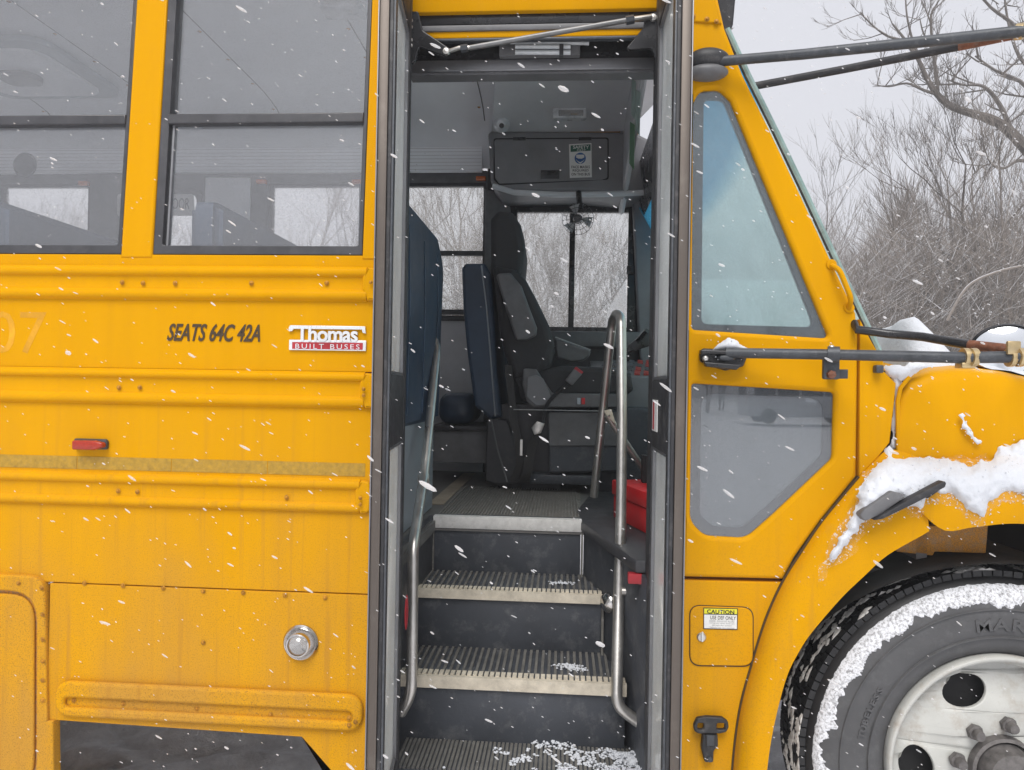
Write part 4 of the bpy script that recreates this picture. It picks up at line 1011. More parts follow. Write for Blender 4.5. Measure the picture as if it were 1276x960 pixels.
# fender as a lofted, bulging band
def loft(name, outer, inner, mat, n=48, bulge=.07, lip=.05, m_=12, y_in=-.06, pw=.55):
    def resamp(pl):
        pl = [Vector(p) for p in smoothline([Vector((a, b, 0)) for a, b in pl], 8)]
        L_ = [0]
        for i in range(1, len(pl)): L_.append(L_[-1] + (pl[i] - pl[i - 1]).length)
        o = []; j = 0
        for k in range(n + 1):
            s_ = L_[-1] * k / n
            while j < len(L_) - 2 and L_[j + 1] < s_: j += 1
            t_ = (s_ - L_[j]) / max(1e-9, L_[j + 1] - L_[j]); o.append(pl[j].lerp(pl[j + 1], t_))
        return o
    A_, B_ = resamp(outer), resamp(inner); mb = MB()
    for k in range(n + 1):
        for j in range(m_ + 1):
            t_ = j / m_; Y = -bulge * math.sin(math.pi / 2 * min(1, t_ / .75)) ** pw if t_ < .75 else -bulge + (bulge + y_in) * ((t_ - .75) / .25) ** 2
            p = A_[k].lerp(B_[k], t_); mb.v.append(tuple(P(p.x, p.y, Y)))
        e = P(B_[k].x, B_[k].y, y_in); mb.v.append((e.x, e.y + .012, e.z + .002)); mb.v.append((e.x + .004, e.y + lip, e.z + .006))
    w_ = m_ + 3
    for k in range(n):
        for j in range(w_ - 1): a = k * w_ + j; mb.f.append((a, a + w_, a + w_ + 1, a + 1))
    return mb.build(name, mat, BUS, sharp=50)
FS = [(908, 1060), (912, 965), (921, 888), (936, 830), (954, 772), (975, 725), (996, 691), (1022, 652), (1048, 620), (1070, 594)]
MB().tube(smoothline([P(a, b, -.0065) for a, b in FS], 5), .0034, 6).build('fender_seam', 'brown_print', BUS)
loft('fender', FS + [(1096, 568), (1112, 560), (1150, 572)],
     [(948, 1060), (956, 960), (965, 903), (980, 845), (996, 812), (1012, 788), (1048, 746), (1075, 720), (1102, 695), (1128, 679), (1150, 667), (1158, 662)], 'yellow_paint_front', bulge=.075, y_in=-.07)
loft('fender_front', [(1112, 568), (1180, 572), (1230, 573), (1290, 575), (1450, 590), (1600, 640), (1670, 760), (1690, 930)], [(1142, 632), (1176, 661), (1215, 657), (1276, 653), (1370, 668), (1460, 740), (1530, 850), (1545, 950)], 'yellow_paint_front', n=64, bulge=.09, y_in=-.085)
# hood
hd = MB(); cols = [1119, 1124, 1135, 1160, 1190, 1214, 1245, 1276, 1340, 1450, 1600, 1680]; topy = [492, 478, 467, 459, 457, 458, 462, 469, 482, 505, 535, 560]
rows = 12
for a, ty in zip(cols, topy):
    for j in range(rows + 1):
        t_ = j / rows
        if t_ < .7: Y = .02 * (t_ / .7) ** 3; py = 577 + (ty + 8 - 577) * t_ / .7; p = P(a, py, Y)
        else:
            s_ = (t_ - .7) / .3; Y = .02 + .10 * s_ ** 1.2; py = ty + 8 - 8 * math.sin(s_ * math.pi / 2); p = P(a, py, Y)
        hd.v.append(tuple(p))
    e = hd.v[-1]; hd.v.append((e[0], .5, e[2] + .05)); hd.v.append((e[0], 1.2, e[2] + .07))
w_ = rows + 3
for i in range(len(cols) - 1):
    for j in range(w_ - 1): a = i * w_ + j; hd.f.append((a, a + w_, a + w_ + 1, a + 1))
for j in range(rows): pass
MB().box(XX(1672) - .02, XX(1672), .04, 2.2, .62, P(1672, 575, .1).z).build('grille', 'charcoal_plastic', BUS, bevel=.01)
hood = hd.build('hood', 'yellow_paint_front', BUS, sharp=50)
MB().tube([P(x, y, .006) for x, y in ((1124, 576), (1119, 560), (1118.5, 500), (1122, 484), (1133, 470))], .006, 8).build('hood_edge', 'yellow_paint_front', hood)
MB().prism(XZ([(1100, 462), (1135, 462), (1125, 590), (1095, 580), (1110, 540)], .05), .05, .07).build('cowl_recess', 'dark_cavity', BUS)
# hood latch: black rubber strap on the fender
hl_ = MB().prism(XZ([(1084, 647), (1093, 640), (1132, 618), (1170, 598), (1174, 600), (1172, 606), (1135, 626), (1096, 645)], -.11), -.135, -.105).build('hood_strap', 'black_rubber', BUS, bevel=.006)
MB().prism(XZ([(1068, 641), (1075, 633), (1108, 611), (1122, 615), (1124, 620), (1092, 642), (1075, 649)], -.11), -.125, -.085).build('strap_anchor', 'charcoal_plastic', hl_, bevel=.009)
MB().prism(XZ([(1150, 616), (1168, 606), (1170, 612), (1155, 622)], -.1), -.104, -.085).build('strap_foot', 'black_rubber', hl_, bevel=.004)
# dirty flap and dark arch
MB().prism(XZ([(1117, 672), (1150, 656), (1232, 652), (1229, 690), (1165, 688), (1163, 693), (1117, 688)], .10), .10, .13).build('inner_flap', 'salted_yellow', BUS, bevel=.004)
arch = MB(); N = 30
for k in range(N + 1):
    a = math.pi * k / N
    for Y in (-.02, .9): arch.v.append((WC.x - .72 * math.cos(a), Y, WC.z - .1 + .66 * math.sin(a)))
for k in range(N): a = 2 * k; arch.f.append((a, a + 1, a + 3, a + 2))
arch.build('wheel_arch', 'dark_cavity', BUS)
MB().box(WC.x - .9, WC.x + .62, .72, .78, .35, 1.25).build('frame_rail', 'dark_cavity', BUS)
MB().tube([P(1135, 690, .35), P(1165, 730, .5)], .03, 10).build('suspension_strut', 'charcoal_plastic', BUS)
MB().tube([P(1075, 720, .5), P(1245, 690, .55)], .035, 10).build('air_hose', 'black_rubber', BUS)
MB().tube([P(1110, 700, .3), P(1150, 712, .3), P(1230, 705, .35)], .012, 8).build('brake_line', 'charcoal_plastic', BUS)

# ---------------------------------------------------------------- front wheel
WYF = -.0                                      # sidewall plane
wc = Vector((WC.x, WYF, WC.z))
Wh = MB().lathe([(.300, .03), (.315, .012), (.34, .002), (.40, -.004), (.45, .0), (.485, .012), (.495, .022)], wc, (0, 1, 0), 96).build('front_wheel', 'tyre_side', BUS, sharp=60)
tr = MB().lathe([(.495, .022), (.508, .032), (.514, .045), (.518, .09), (.518, .13), (.516, .17), (.508, .20), (.485, .22), (.40, .24), (.30, .23)], wc, (0, 1, 0), 96).build('tyre_tread_base', 'tyre_tread', Wh, sharp=60)
blk = MB(); sl2 = MB(); NB = 120
for k in range(NB):
    a = 2 * math.pi * k / NB
    for y0, y1, w_ in ((.040, .082, .36), (.092, .128, .34), (.138, .180, .38), (.190, .226, .34), (.236, .276, .36)):
        da_ = 2 * math.pi / NB * (.43 if y0 < .05 or y0 > .23 else .36); aa = a + (math.pi / NB if y0 in (.092, .19) else 0)
        pts = []
        for r_ in (.512, .5285):
            for (u, y) in ((-da_, y0), (da_, y0), (da_, y1), (-da_, y1)):
                ang = aa + u; pts.append((wc.x + r_ * math.cos(ang), wc.y + y, wc.z + r_ * math.sin(ang)))
        blk.add(pts, [(4, 5, 6, 7), (0, 1, 5, 4), (1, 2, 6, 5), (2, 3, 7, 6), (3, 0, 4, 7)])
def squash(m_): m_.v = [(x, wc.y + .03 + (y - wc.y - .03) * .74, wc.z + (z - wc.z) * (1 - .016 * max(0, (y - wc.y) / .27)) ) for x, y, z in m_.v]
squash(blk)
blk.build('tread_blocks', 'tyre_tread', Wh, kind='stuff', sharp=20)
# packed slush caught in the tread
random.seed(3)
for k in range(1100):
    a = random.uniform(.2, 3.6); y0 = random.choice((.05, .085, .13, .185, .23)) + random.uniform(-.012, .02)
    if noise.noise(Vector((a * 5, y0 * 9, 2))) < -.02: continue
    L_ = random.uniform(.012, .045); W_ = random.uniform(.004, .013); r_ = .5295
    o = len(sl2.v); n = 7
    for i in range(n):
        t_ = 2 * math.pi * i / n; jj = random.uniform(.6, 1.2)
        ang = a + L_ * math.cos(t_) * jj; sl2.v.append((wc.x + r_ * math.cos(ang), wc.y + y0 + W_ * math.sin(t_) * jj, wc.z + r_ * math.sin(ang)))
    sl2.v.append((wc.x + (r_ + .006) * math.cos(a), wc.y + y0, wc.z + (r_ + .006) * math.sin(a)))
    for i in range(n): sl2.f.append((o + i, o + (i + 1) % n, o + n))
squash(sl2)
sl2.build('tread_slush', 'tyre_slush', Wh, kind='stuff', sharp=80)
# snow ring on the sidewall
def polar(r_, a, y): return (wc.x + r_ * math.cos(a), wc.y + y, wc.z + r_ * math.sin(a))
def side_y(r_):
    pr = [(.300, .03), (.315, .012), (.34, .002), (.40, -.004), (.45, .0), (.485, .012), (.495, .022), (.51, .034)]
    for (a, b), (c_, d_) in zip(pr, pr[1:]):
        if a <= r_ <= c_: return b + (d_ - b) * (r_ - a) / (c_ - a)
    return .022
rg = MB(); NA = 420; NR = 12
for k in range(NA + 1):
    a = -.2 + 4.0 * k / NA
    inn = .456 - .014 * math.sin(a * 1.2) + .030 * noise.noise(Vector((a * 6, 1, 0))) + .016 * noise.noise(Vector((a * 25, 5, 0))) + .008 * noise.noise(Vector((a * 90, 9, 0)))
    ou = .497 + .003 * noise.noise(Vector((a * 30, 2, 0)))
    for j in range(NR + 1):
        t_ = j / NR; r_ = inn + (ou - inn) * t_
        th = .004 * math.sin(math.pi * min(1, max(0, t_))) ** .5 + .003 * noise.noise(Vector((a * 70, r_ * 150, 0)))
        rg.v.append(polar(r_, a, side_y(r_) - max(th, 0) * (0 if j in (0, NR) else 1) + (.002 if j in (0, NR) else 0)))
for k in range(NA):
    for j in range(NR): a = k * (NR + 1) + j; rg.f.append((a, a + NR + 1, a + NR + 2, a + 1))
rg.build('sidewall_snow', 'powder_snow', Wh, kind='stuff', sharp=80)
# raised rings and lettering on the sidewall
MB().lathe([(.352, .0), (.354, -.006), (.357, -.006), (.359, .0)], wc, (0, 1, 0), 96).build('sidewall_ring', 'tyre_side', Wh)
MB().lathe([(.428, .0), (.430, -.006), (.433, -.006), (.435, .0)], wc, (0, 1, 0), 96).build('sidewall_ring', 'tyre_side', Wh)
def arc_text(s, r_, a_mid, size, gap, mat):
    for i, ch in enumerate(s):
        if ch == ' ': continue
        cu = bpy.data.curves.new('t', 'FONT'); cu.body = ch; cu.size = size; cu.extrude = .002; cu.align_x = 'CENTER'; cu.resolution_u = 2; cu.offset = .001
        ob = bpy.data.objects.new('t', cu); COL.objects.link(ob); dg = bpy.context.evaluated_depsgraph_get(); dg.update()
        me = bpy.data.meshes.new_from_object(ob.evaluated_get(dg)); bpy.data.objects.remove(ob)
        a = a_mid - i * gap; ca, sa = math.cos(a - math.pi / 2), math.sin(a - math.pi / 2)
        for v in me.vertices:
            x, y = v.co.x * 1.35, v.co.y + r_ ; yy = v.co.z
            v.co = (wc.x + x * ca - y * sa, wc.y - .004 - yy, wc.z + x * sa + y * ca)
        finish(me, 'tyre_letter', mat, Wh)
arc_text('MAR', .375, 1.72, .045, .115, 'tyre_side')
arc_text('TUBELESS', .375, 2.95, .022, .05, 'tyre_side')
# rim
rim = MB().lathe([(.302, .034), (.306, .004), (.303, -.008), (.297, -.010), (.290, -.004), (.286, .016), (.280, .028), (.272, .038)], wc, (0, 1, 0), 96).build('wheel_rim', 'rim_paint', Wh, sharp=60)
def circ(cx, cz, rx, rz, rot=0, n=28):
    return [(cx + rx * math.cos(t_) * math.cos(rot) - rz * math.sin(t_) * math.sin(rot), cz + rx * math.cos(t_) * math.sin(rot) + rz * math.sin(t_) * math.cos(rot)) for t_ in [2 * math.pi * i / n for i in range(n)]]
hs_ = []
for k in range(5):
    a = R(186) - k * R(72); hs_.append(circ(wc.x + .212 * math.cos(a), wc.z + .212 * math.sin(a), .058, .040, a + math.pi / 2))
dsk = plate_mesh(circ(wc.x, wc.z, .274, .274, 0, 72), hs_, .03, .042, .003)
bm = bmesh.new(); bm.from_mesh(dsk); bmesh.ops.triangulate(bm, faces=bm.faces)
bmesh.ops.subdivide_edges(bm, edges=[e for e in bm.edges if e.calc_length() > .05], cuts=2, use_grid_fill=True); bm.to_mesh(dsk); bm.free()
for v in dsk.vertices:
    rr = math.hypot(v.co.x - wc.x, v.co.z - wc.z); t_ = max(0, min(1, (rr - .14) / .11)); v.co.y += .03 * (t_ * t_ * (3 - 2 * t_)) - .02 + (.01 if rr > .25 else 0)
finish(dsk, 'wheel_disc', 'rim_paint', Wh, 60)
MB().lathe([(.06, .07), (.27, .08)], wc, (0, 1, 0), 40).build('brake_drum', 'dark_cavity', Wh)
for k in range(8):
    a = R(128) - k * R(45); c_ = Vector(polar(.118, a, .008))
    MB().lathe([(0, -.034), (.012, -.034), (.0145, -.028), (.0145, -.014)], c_, (0, 1, 0), 12).lathe([(.015, -.0145), (.021, -.012), (.0215, .002)], c_, (0, 1, 0), 6).build('lug_nut', 'lug_steel', Wh, sharp=30)
MB().lathe([(.088, .01), (.086, -.012), (.078, -.016), (.074, .0)], wc, (0, 1, 0), 40).build('hub_ring', 'lug_steel', Wh)
MB().lathe([(.073, .01), (.068, -.03), (.06, -.05), (.045, -.056), (.0, -.058)], wc, (0, 1, 0), 32).build('hub_cap', 'lug_steel', Wh)

# ---------------------------------------------------------------- mirror arms
ua = MB().tube([P(893, 77, -.035), P(1000, 68, -.10), P(1276, 39, -.30), P(1420, 22, -.40)], .0135, 14).build('upper_mirror_arm', 'arm_paint', BUS)
ub = MB().tube([P(938, 108, .03), P(1060, 85, -.06), P(1200, 57, -.20), P(1262, 44, -.27)], [.0105, .0105, .0105, .009], 12).build('upper_brace_arm', 'black_rubber', BUS)
MB().tube([P(1195, 58, -.205), P(1262, 44, -.275)], .0112, 12).build('rusty_joint', 'rust', ub)
def clamp(c0, c1, rr, name='arm_clamp', mat='brass', par=None): return MB().tube([c0, c1], rr, 14).build(name, mat, par, bevel=0)
clamp(P(1266, 40, -.285), P(1276, 39, -.295), .0185, par=ua)
MB().ell(P(883, 74, -.03), .056, .03, .030, 20, 12).build('arm_pad', 'black_rubber', ua)
MB().ell(P(881, 91, -.03), .058, .035, .021, 20, 12).build('arm_pad', 'charcoal_plastic', ua)
la = MB().tube([P(905, 440, -.045), P(1035, 442, -.12), P(1200, 446, -.26), P(1262, 445, -.32), P(1420, 444, -.44)], .0138, 14).build('lower_mirror_arm', 'arm_paint', BUS)
lb = MB().tube([P(1064, 403, .0), P(1068, 411, -.03), P(1105, 416, -.05), P(1150, 420, -.10), P(1213, 431, -.22)], .0115, 12).build('lower_brace_arm', 'gloss_black', BUS)
MB().tube([P(1208, 430, -.212), P(1262, 436, -.30)], .0125, 12).build('rusty_joint', 'rust', lb)
for a0_, a1_, Y in ((1199, 1206, -.26), (1209, 1216, -.27), (1256, 1262, -.315), (1267, 1273, -.325)): clamp(P(a0_, 445.5, Y), P(a1_, 445.5, Y), .022, par=la)
MB().pbox(1199, 452, 1216, 459, -.275, -.24).build('clamp_web', 'brass', la, bevel=.003)
MB().pbox(1256, 425, 1273, 442, -.335, -.325).build('clamp_web', 'brass', la, bevel=.003)
bk = MB().pbox(1026, 443, 1047, 473, -.105, -.09).build('arm_bracket', 'arm_paint', la, bevel=.005)
clamp(P(1031, 442, -.118), P(1046, 442.3, -.126), .0215, 'bracket_collar', 'arm_paint', la)
MB().ell(P(1036, 434, -.12), .009, .009, .009).build('bracket_bolt', 'brushed_steel', la)
MB().lathe([(0, -.014), (.011, -.012), (.012, 0)], P(1035, 467, -.106), (0, 1, 0), 6).build('bracket_bolt', 'rust', la)
MB().box(P(1035, 467).x - .012, P(1035, 467).x + .012, -.09, -.004, P(1035, 467).z - .012, P(1035, 467).z + .012).build('bracket_foot', 'arm_paint', la)
mt = plate('arm_mount', fillet(XZ([(872, 440), (876, 434), (925, 436), (932, 445), (927, 457), (905, 462), (880, 455), (873, 450)], -.03), .01), -.03, -.006, 'gloss_black', BUS, bevel=.008)
plate('mount_top', fillet(XZ([(873, 436), (928, 438), (930, 442), (873, 441)], -.055), .003), -.058, -.031, 'gloss_black', mt, bevel=.003)
plate('mount_bottom', fillet(XZ([(876, 451), (925, 455), (918, 461), (880, 457)], -.055), .003), -.058, -.031, 'gloss_black', mt, bevel=.003)
MB().ell(P(879, 447, -.05), .009, .006, .009).build('mount_bolt', 'brushed_steel', mt)
MB().ell(P(905, 446, -.045), .026, .012, .011).build('mount_knuckle', 'arm_paint', mt)
MB().pbox(1092, 455, 1102, 465, -.03, -.005).build('hinge_stub', 'arm_paint', BUS, bevel=.004)
# round convex mirror
mc = P(1256, 436, .2); ma = Vector((-.28, -1, .0)).normalized()
mm = MB().lathe([(.094, -.004), (.100, .004), (.099, .014), (.087, .03), (.03, .045), (0, .047)], mc, -ma, 40).build('round_mirror', 'gloss_black', BUS)
mm.scale = (1, 1, .78)
g_ = MB().lathe([(0, -.014), (.035, -.012), (.063, -.007), (.086, .0), (.094, .003)], mc, -ma, 40).build('mirror_face', 'steel_mirror', mm)
MB().tube([mc + Vector((0, .04, 0)), P(1300, 446, -.1), P(1300, 446, -.33)], .008, 8).build('mirror_stem', 'black_rubber', mm)

# ================================================================ SNOW LYING ON THE BUS
def snow_patch(name, outline, Yf, thick, label, step_=3.2, seed=1, ragged=7, mat='snow', grow=0):
    """heightfield over a picture-derived outline laid on the panel surface Yf(px,py)"""
    n = len(outline)
    def sd(x, y):
        ins = False; dmin = 1e9
        for i in range(n):
            x0_, y0_ = outline[i]; x1_, y1_ = outline[(i + 1) % n]
            if (y0_ > y) != (y1_ > y) and x < (x1_ - x0_) * (y - y0_) / (y1_ - y0_) + x0_: ins = not ins
            dx, dy = x1_ - x0_, y1_ - y0_; t_ = max(0, min(1, ((x - x0_) * dx + (y - y0_) * dy) / (dx * dx + dy * dy))); dmin = min(dmin, math.hypot(x - x0_ - t_ * dx, y - y0_ - t_ * dy))
        return dmin if ins else -dmin
    xs = [p[0] for p in outline]; ys_ = [p[1] for p in outline]
    g_ = ragged + grow; X0, X1, Y0_, Y1_ = min(xs) - g_, max(xs) + g_, min(ys_) - g_, max(ys_) + g_
    cx, cy = int((X1 - X0) / step_) + 1, int((Y1_ - Y0_) / step_) + 1; idx = {}; mb = MB(); val = {}
    for j in range(cy + 1):
        for i in range(cx + 1):
            x = X0 + i * step_; y = Y0_ + j * step_
            d_ = sd(x, y) + grow + ragged * (noise.noise(Vector((x * .06, y * .06, seed))) + .6 * noise.noise(Vector((x * .2, y * .2, seed + 3))) + .5 * noise.noise(Vector((x * .55, y * .55, seed + 5))))
            val[i, j] = d_
    def vert(i, j):
        if (i, j) in idx: return idx[i, j]
        x = X0 + i * step_; y = Y0_ + j * step_; d_ = val[i, j]
        h = thick * (1 - math.exp(-max(0, d_) / (9 if thick > .02 else 4))) + (.006 * noise.noise(Vector((x * .12, y * .12, seed + 9))) + .0025 * noise.noise(Vector((x * .5, y * .5, seed)))) * (d_ > 1)
        p = P(x, y, Yf(x, y) - h + (.004 if d_ <= 1 else 0)); mb.v.append(tuple(p)); idx[i, j] = len(mb.v) - 1; return idx[i, j]
    for j in range(cy):
        for i in range(cx):
            c4 = [(i, j), (i, j + 1), (i + 1, j + 1), (i + 1, j)]
            if sum(val[c_] > 0 for c_ in c4) >= 2: mb.f.append(tuple(vert(*c_) for c_ in c4))
    me_ = bpy.data.meshes.new('t'); me_.from_pydata(mb.v, [], mb.f); bm = bmesh.new(); bm.from_mesh(me_); bpy.data.meshes.remove(me_)
    for _ in range(5): bmesh.ops.smooth_vert(bm, verts=bm.verts, factor=.5, use_axis_x=True, use_axis_y=True, use_axis_z=True)
    mb.v = [tuple(v.co) for v in bm.verts]; bm.free()
    rnd = random.Random(seed)
    for _ in range(int(len(mb.v) * .12)):
        v = rnd.choice(mb.v); 
        if rnd.random() < .5: continue
        a = rnd.uniform(0, 6.3); r_ = rnd.uniform(.0, .05); c_ = Vector(v) + Vector((math.cos(a) * r_, -.001, math.sin(a) * r_)); q = rnd.uniform(.0007, .0026)
        mb.ell(c_, q, q * .6, q, 5, 3)
    return mb.build(name, mat, None, sharp=80, kind='stuff', label=label, cat='snow')
def fy(x, y):
    t_ = max(0, min(1, (y - 570) / 60)); return -.085 * math.sin(math.pi / 2 * t_) ** .6
snow_patch('fender_snow', [(1118, 566), (1150, 572), (1190, 573), (1212, 578), (1235, 570), (1252, 556), (1268, 550), (1300, 548), (1300, 622), (1262, 612), (1245, 618), (1233, 628), (1226, 645), (1212, 642), (1195, 628), (1178, 612), (1165, 614), (1150, 634), (1136, 632), (1122, 630), (1100, 640), (1076, 648), (1064, 668), (1045, 692), (1030, 708), (1036, 685), (1052, 660), (1064, 640), (1068, 610), (1085, 585), (1100, 568), (1109, 556)], fy, .034,
           'thick white snow lying along the top of the yellow front fender under the hood', 1.7, 1, 6)
snow_patch('frost_fringe', [(1118, 572), (1250, 572), (1300, 560), (1300, 640), (1262, 628), (1233, 640), (1222, 652), (1195, 640), (1178, 625), (1150, 640), (1122, 640), (1100, 648), (1080, 660), (1066, 682), (1040, 705), (1022, 722), (1030, 690), (1050, 655), (1064, 630), (1085, 590)], lambda x, y: fy(x, y) - .003, .003, 'thin speckled frost dusting the fender paint below the thick snow', 3, 12, 9, 'frost', 4)
snow_patch('gap_snow', [(1112, 455), (1122, 462), (1126, 480), (1119, 500), (1117, 560), (1110, 560), (1111, 520), (1114, 490), (1108, 470)], lambda x, y: .02, .03, 'narrow strip of snow packed in the gap behind the hood edge', 2.2, 2, 3)
snow_patch('hood_crumb_snow', [(1193, 518), (1200, 514), (1204, 524), (1210, 532), (1213, 545), (1224, 550), (1218, 556), (1205, 540), (1197, 530)], lambda x, y: -.012, .014, 'small scattered clumps of snow stuck to the hood side above the fender', 1.6, 4, 5)
snow_patch('cowl_edge_snow', [(1098, 458), (1130, 452), (1172, 452), (1160, 460), (1140, 463), (1130, 474), (1122, 478), (1108, 470)], lambda x, y: .01, .03, 'snow crust on the rear upper corner of the hood', 2.2, 5, 5)
snow_patch('mount_snow', [(885, 438), (893, 427), (905, 421), (920, 424), (930, 432), (936, 438), (928, 440), (905, 437)], lambda x, y: -.03, .035, 'small cap of snow on the black mirror arm mount', 1.8, 6, 3)
# mound in front of the windshield base, a solid little drift
dr = MB(); pk = P(1107, 402, .45)
NXX, NYY = 44, 26
for j in range(NYY + 1):
    for i in range(NXX + 1):
        x = P(1085, 440, .45).x + .62 * i / NXX; y = .12 + 1.6 * j / NYY
        u = i / NXX; prof_h = .12 * math.exp(-((u - .12) / .09) ** 2) * (1 - min(1, j / 18)) + .12 * max(0, 1 - u / .8) ** 1.2 + .012
        edge = min(1, i / 3, (NXX - i) / 5, j / 3, (NYY - j) / 3)
        z = P(1120, 462, .3).z - .04 + prof_h * edge ** .5 + .014 * noise.noise(Vector((x * 14, y * 10, 0))) * edge
        dr.v.append((x, y, z))
for j in range(NYY):
    for i in range(NXX): a = j * (NXX + 1) + i; dr.f.append((a, a + 1, a + NXX + 2, a + NXX + 1))
dr.build('cowl_snow', 'snow', None, sharp=80, kind='stuff', label='white drift of snow piled at the foot of the windshield', cat='snow')
# snow on the hood top
ht = MB()
for i in range(30):
    a = 1215 + i * 8; ty = 457 + (a - 1214) * .19 if a > 1214 else 457
    for j in range(10):
        y = .10 + .08 * j; p = P(a, ty - 1, .12); ht.v.append((p.x, y, p.z + .03 * min(1, j / 2) * min(1, i / 4) + .008 * noise.noise(Vector((a * .05, y * 9, 1)))))
for i in range(29):
    for j in range(9): a = i * 10 + j; ht.f.append((a, a + 10, a + 11, a + 1))
ht.build('hood_top_snow', 'snow', None, sharp=80, kind='stuff', label='layer of snow on top of the hood behind the round mirror', cat='snow')
# snow on the lowest step
ss = MB(); rnd = random.Random(4)
for k in range(3400):
    u = rnd.random() ** .8; x = XW0 + .13 + (XW1 - XW0 - .15) * u; y = .03 + .18 * rnd.random()
    d_ = noise.noise(Vector((x * 17, y * 17, 4))) + .5 * noise.noise(Vector((x * 45, y * 45, 4))) + (u - .62) * 1.1
    if d_ < .0: continue
    q = rnd.uniform(.0018, .0045); ss.ell((x, y, zb + .006 + min(.02, d_ * .03) * rnd.random()), q * 1.3, q * rnd.uniform(.7, 1.2), q * .9, 6, 4)
for (x, y, q) in ((XW1 - .07, .13, .04), (XW1 - .05, .08, .035), (XW1 - .12, .16, .03), (XW1 - .10, .06, .028), (.33, .07, .03)):
    for _ in range(6): ss.ell((x + rnd.uniform(-q, q) * .6, y + rnd.uniform(-q, q) * .4, zb + .006), q * rnd.uniform(.4, .7), q * .5, q * rnd.uniform(.2, .45), 8, 5)
for (sy, sz, x0_) in ((.33, z3, .03), (.30, z3, .06), (.58, z2, .02)):
    for _ in range(60): q = rnd.uniform(.0015, .004); ss.ell((x0_ + rnd.gauss(0, .025), sy + rnd.gauss(0, .010), sz + .003), q * 1.4, q, q * .8, 6, 4)
ss.build('step_snow', 'snow', None, sharp=80, kind='stuff', label='loose white snow clumps trodden onto the entrance steps', cat='snow')

# ================================================================ TREES
def limb(mb, p, d, L_, r, depth, rnd, twig, spread=.6, n=5, up=.15, wig=.18):
    seg = max(2, min(5, int(L_ / .35) + 1)); pts = [p]; rs = [r]; q = d.normalized()
    for i in range(seg):
        q = (q + Vector((rnd.uniform(-wig, wig), rnd.uniform(-wig, wig), rnd.uniform(-wig * .6, wig) + up * .3))).normalized()
        pts.append(pts[-1] + q * (L_ / seg)); rs.append(r * (1 - .6 * (i + 1) / seg))
    mb.tube(pts, rs, 5 if r > .02 else 3, caps=False)
    if depth <= 0: return
    for i in range(n):
        t_ = rnd.uniform(.25, 1); k = min(seg - 1, int(t_ * seg)); b = pts[k].lerp(pts[k + 1], t_ * seg - k)
        dd = (pts[k + 1] - pts[k]).normalized(); o = Vector((rnd.uniform(-1, 1), rnd.uniform(-1, 1), rnd.uniform(-.4, 1)))
        nd = (dd + o * spread).normalized(); nd.z += up
        limb(mb, b, nd, L_ * rnd.uniform(.4, .68), max(twig, rs[k] * .5), depth - 1, rnd, twig, spread, n if depth > 1 else n + 1, up, wig)
def make_tree(seed, H, r, label, group=None, name='bare_tree', stems=1, mat='bark_grey', depth=3, n=6):
    rnd = random.Random(seed); root = empty(name, (0, 0, 0), label=label, cat='tree', group=group)
    tk = MB(); cr = MB()
    for s_ in range(stems):
        d = Vector((rnd.uniform(-.35, .35) * (stems > 1), rnd.uniform(-.2, .2), 1)); p = Vector((rnd.uniform(-.2, .2) * (stems > 1), 0, 0)); pts = [p]; rs = [r]
        for i in range(7):
            d = (d + Vector((rnd.uniform(-.13, .13), rnd.uniform(-.13, .13), .05))).normalized(); pts.append(pts[-1] + d * H * .9 / 7); rs.append(r * (1 - .85 * (i + 1) / 7))
        tk.tube(pts, rs, 6, caps=False)
        for k in range(2, 8):
            for _ in range(n // 2):
                o = Vector((rnd.uniform(-1, 1), rnd.uniform(-1, 1), rnd.uniform(.2, 1.1)))
                limb(cr, pts[k] if k < 8 else pts[-1], o.normalized(), H * rnd.uniform(.16, .32) * (1.2 - k * .06), rs[k] * .55 + .004, depth - 1, rnd, .0036, .7, n)
    tk.build('trunk', mat, root); cr.build('crown', mat, root)
    return root
HORZ = 'bare saplings in the thicket'
protos = [make_tree(11, 6.0, .055, 'slender grey bare sapling with two stems standing in the snowy thicket', 'two-stemmed grey saplings in the thicket', 'bare_sapling', 2),
          make_tree(12, 5.0, .045, 'low dark bare sapling with three stems in the snowy thicket', 'three-stemmed dark saplings in the thicket', 'bare_sapling', 3, 'bark_dark'),
          make_tree(13, 6.6, .07, 'taller stout grey bare sapling with forked stems in the thicket', 'taller grey saplings in the thicket', 'bare_sapling', 2, 'bark_grey'),
          make_tree(14, 4.4, .05, 'short bushy dark sapling with four stems in the snowy thicket', 'short bushy saplings in the thicket', 'bare_sapling', 4, 'bark_dark', 3, 5)]
rnd = random.Random(21); spots = []
for k in range(72):
    y = rnd.uniform(12, 25); px = -260 + 1700 * (k + rnd.random()) / 72
    p = P(px, 480, y); spots.append((p.x, y, rnd.choice((0, 1, 2, 3, 0, 2)), rnd.uniform(0, 6.3), rnd.uniform(.78, 1.12)))
used = set()
for x, y, i, rz, s_ in spots:
    o = protos[i] if i not in used else copy_tree(protos[i]); used.add(i)
    o.location = (x, y, G - .05); o.rotation_euler = (0, 0, rz); o.scale = (s_, s_, s_)
REFL = 'bare trees far across the lot'
for k in range(26):
    o = copy_tree(protos[k % 4]); x = -8 + k * 2.3 + rnd.uniform(-.8, .8); o.location = (x, rnd.uniform(-58, -47), G - .05); o.rotation_euler = (0, 0, rnd.uniform(0, 6)); q_ = rnd.uniform(1.1, 1.5); o.scale = (q_,) * 3
    o['label'] = 'bare tree far across the lot, mirrored in the lower side window'; o['group'] = REFL; o.name = 'distant_tree'
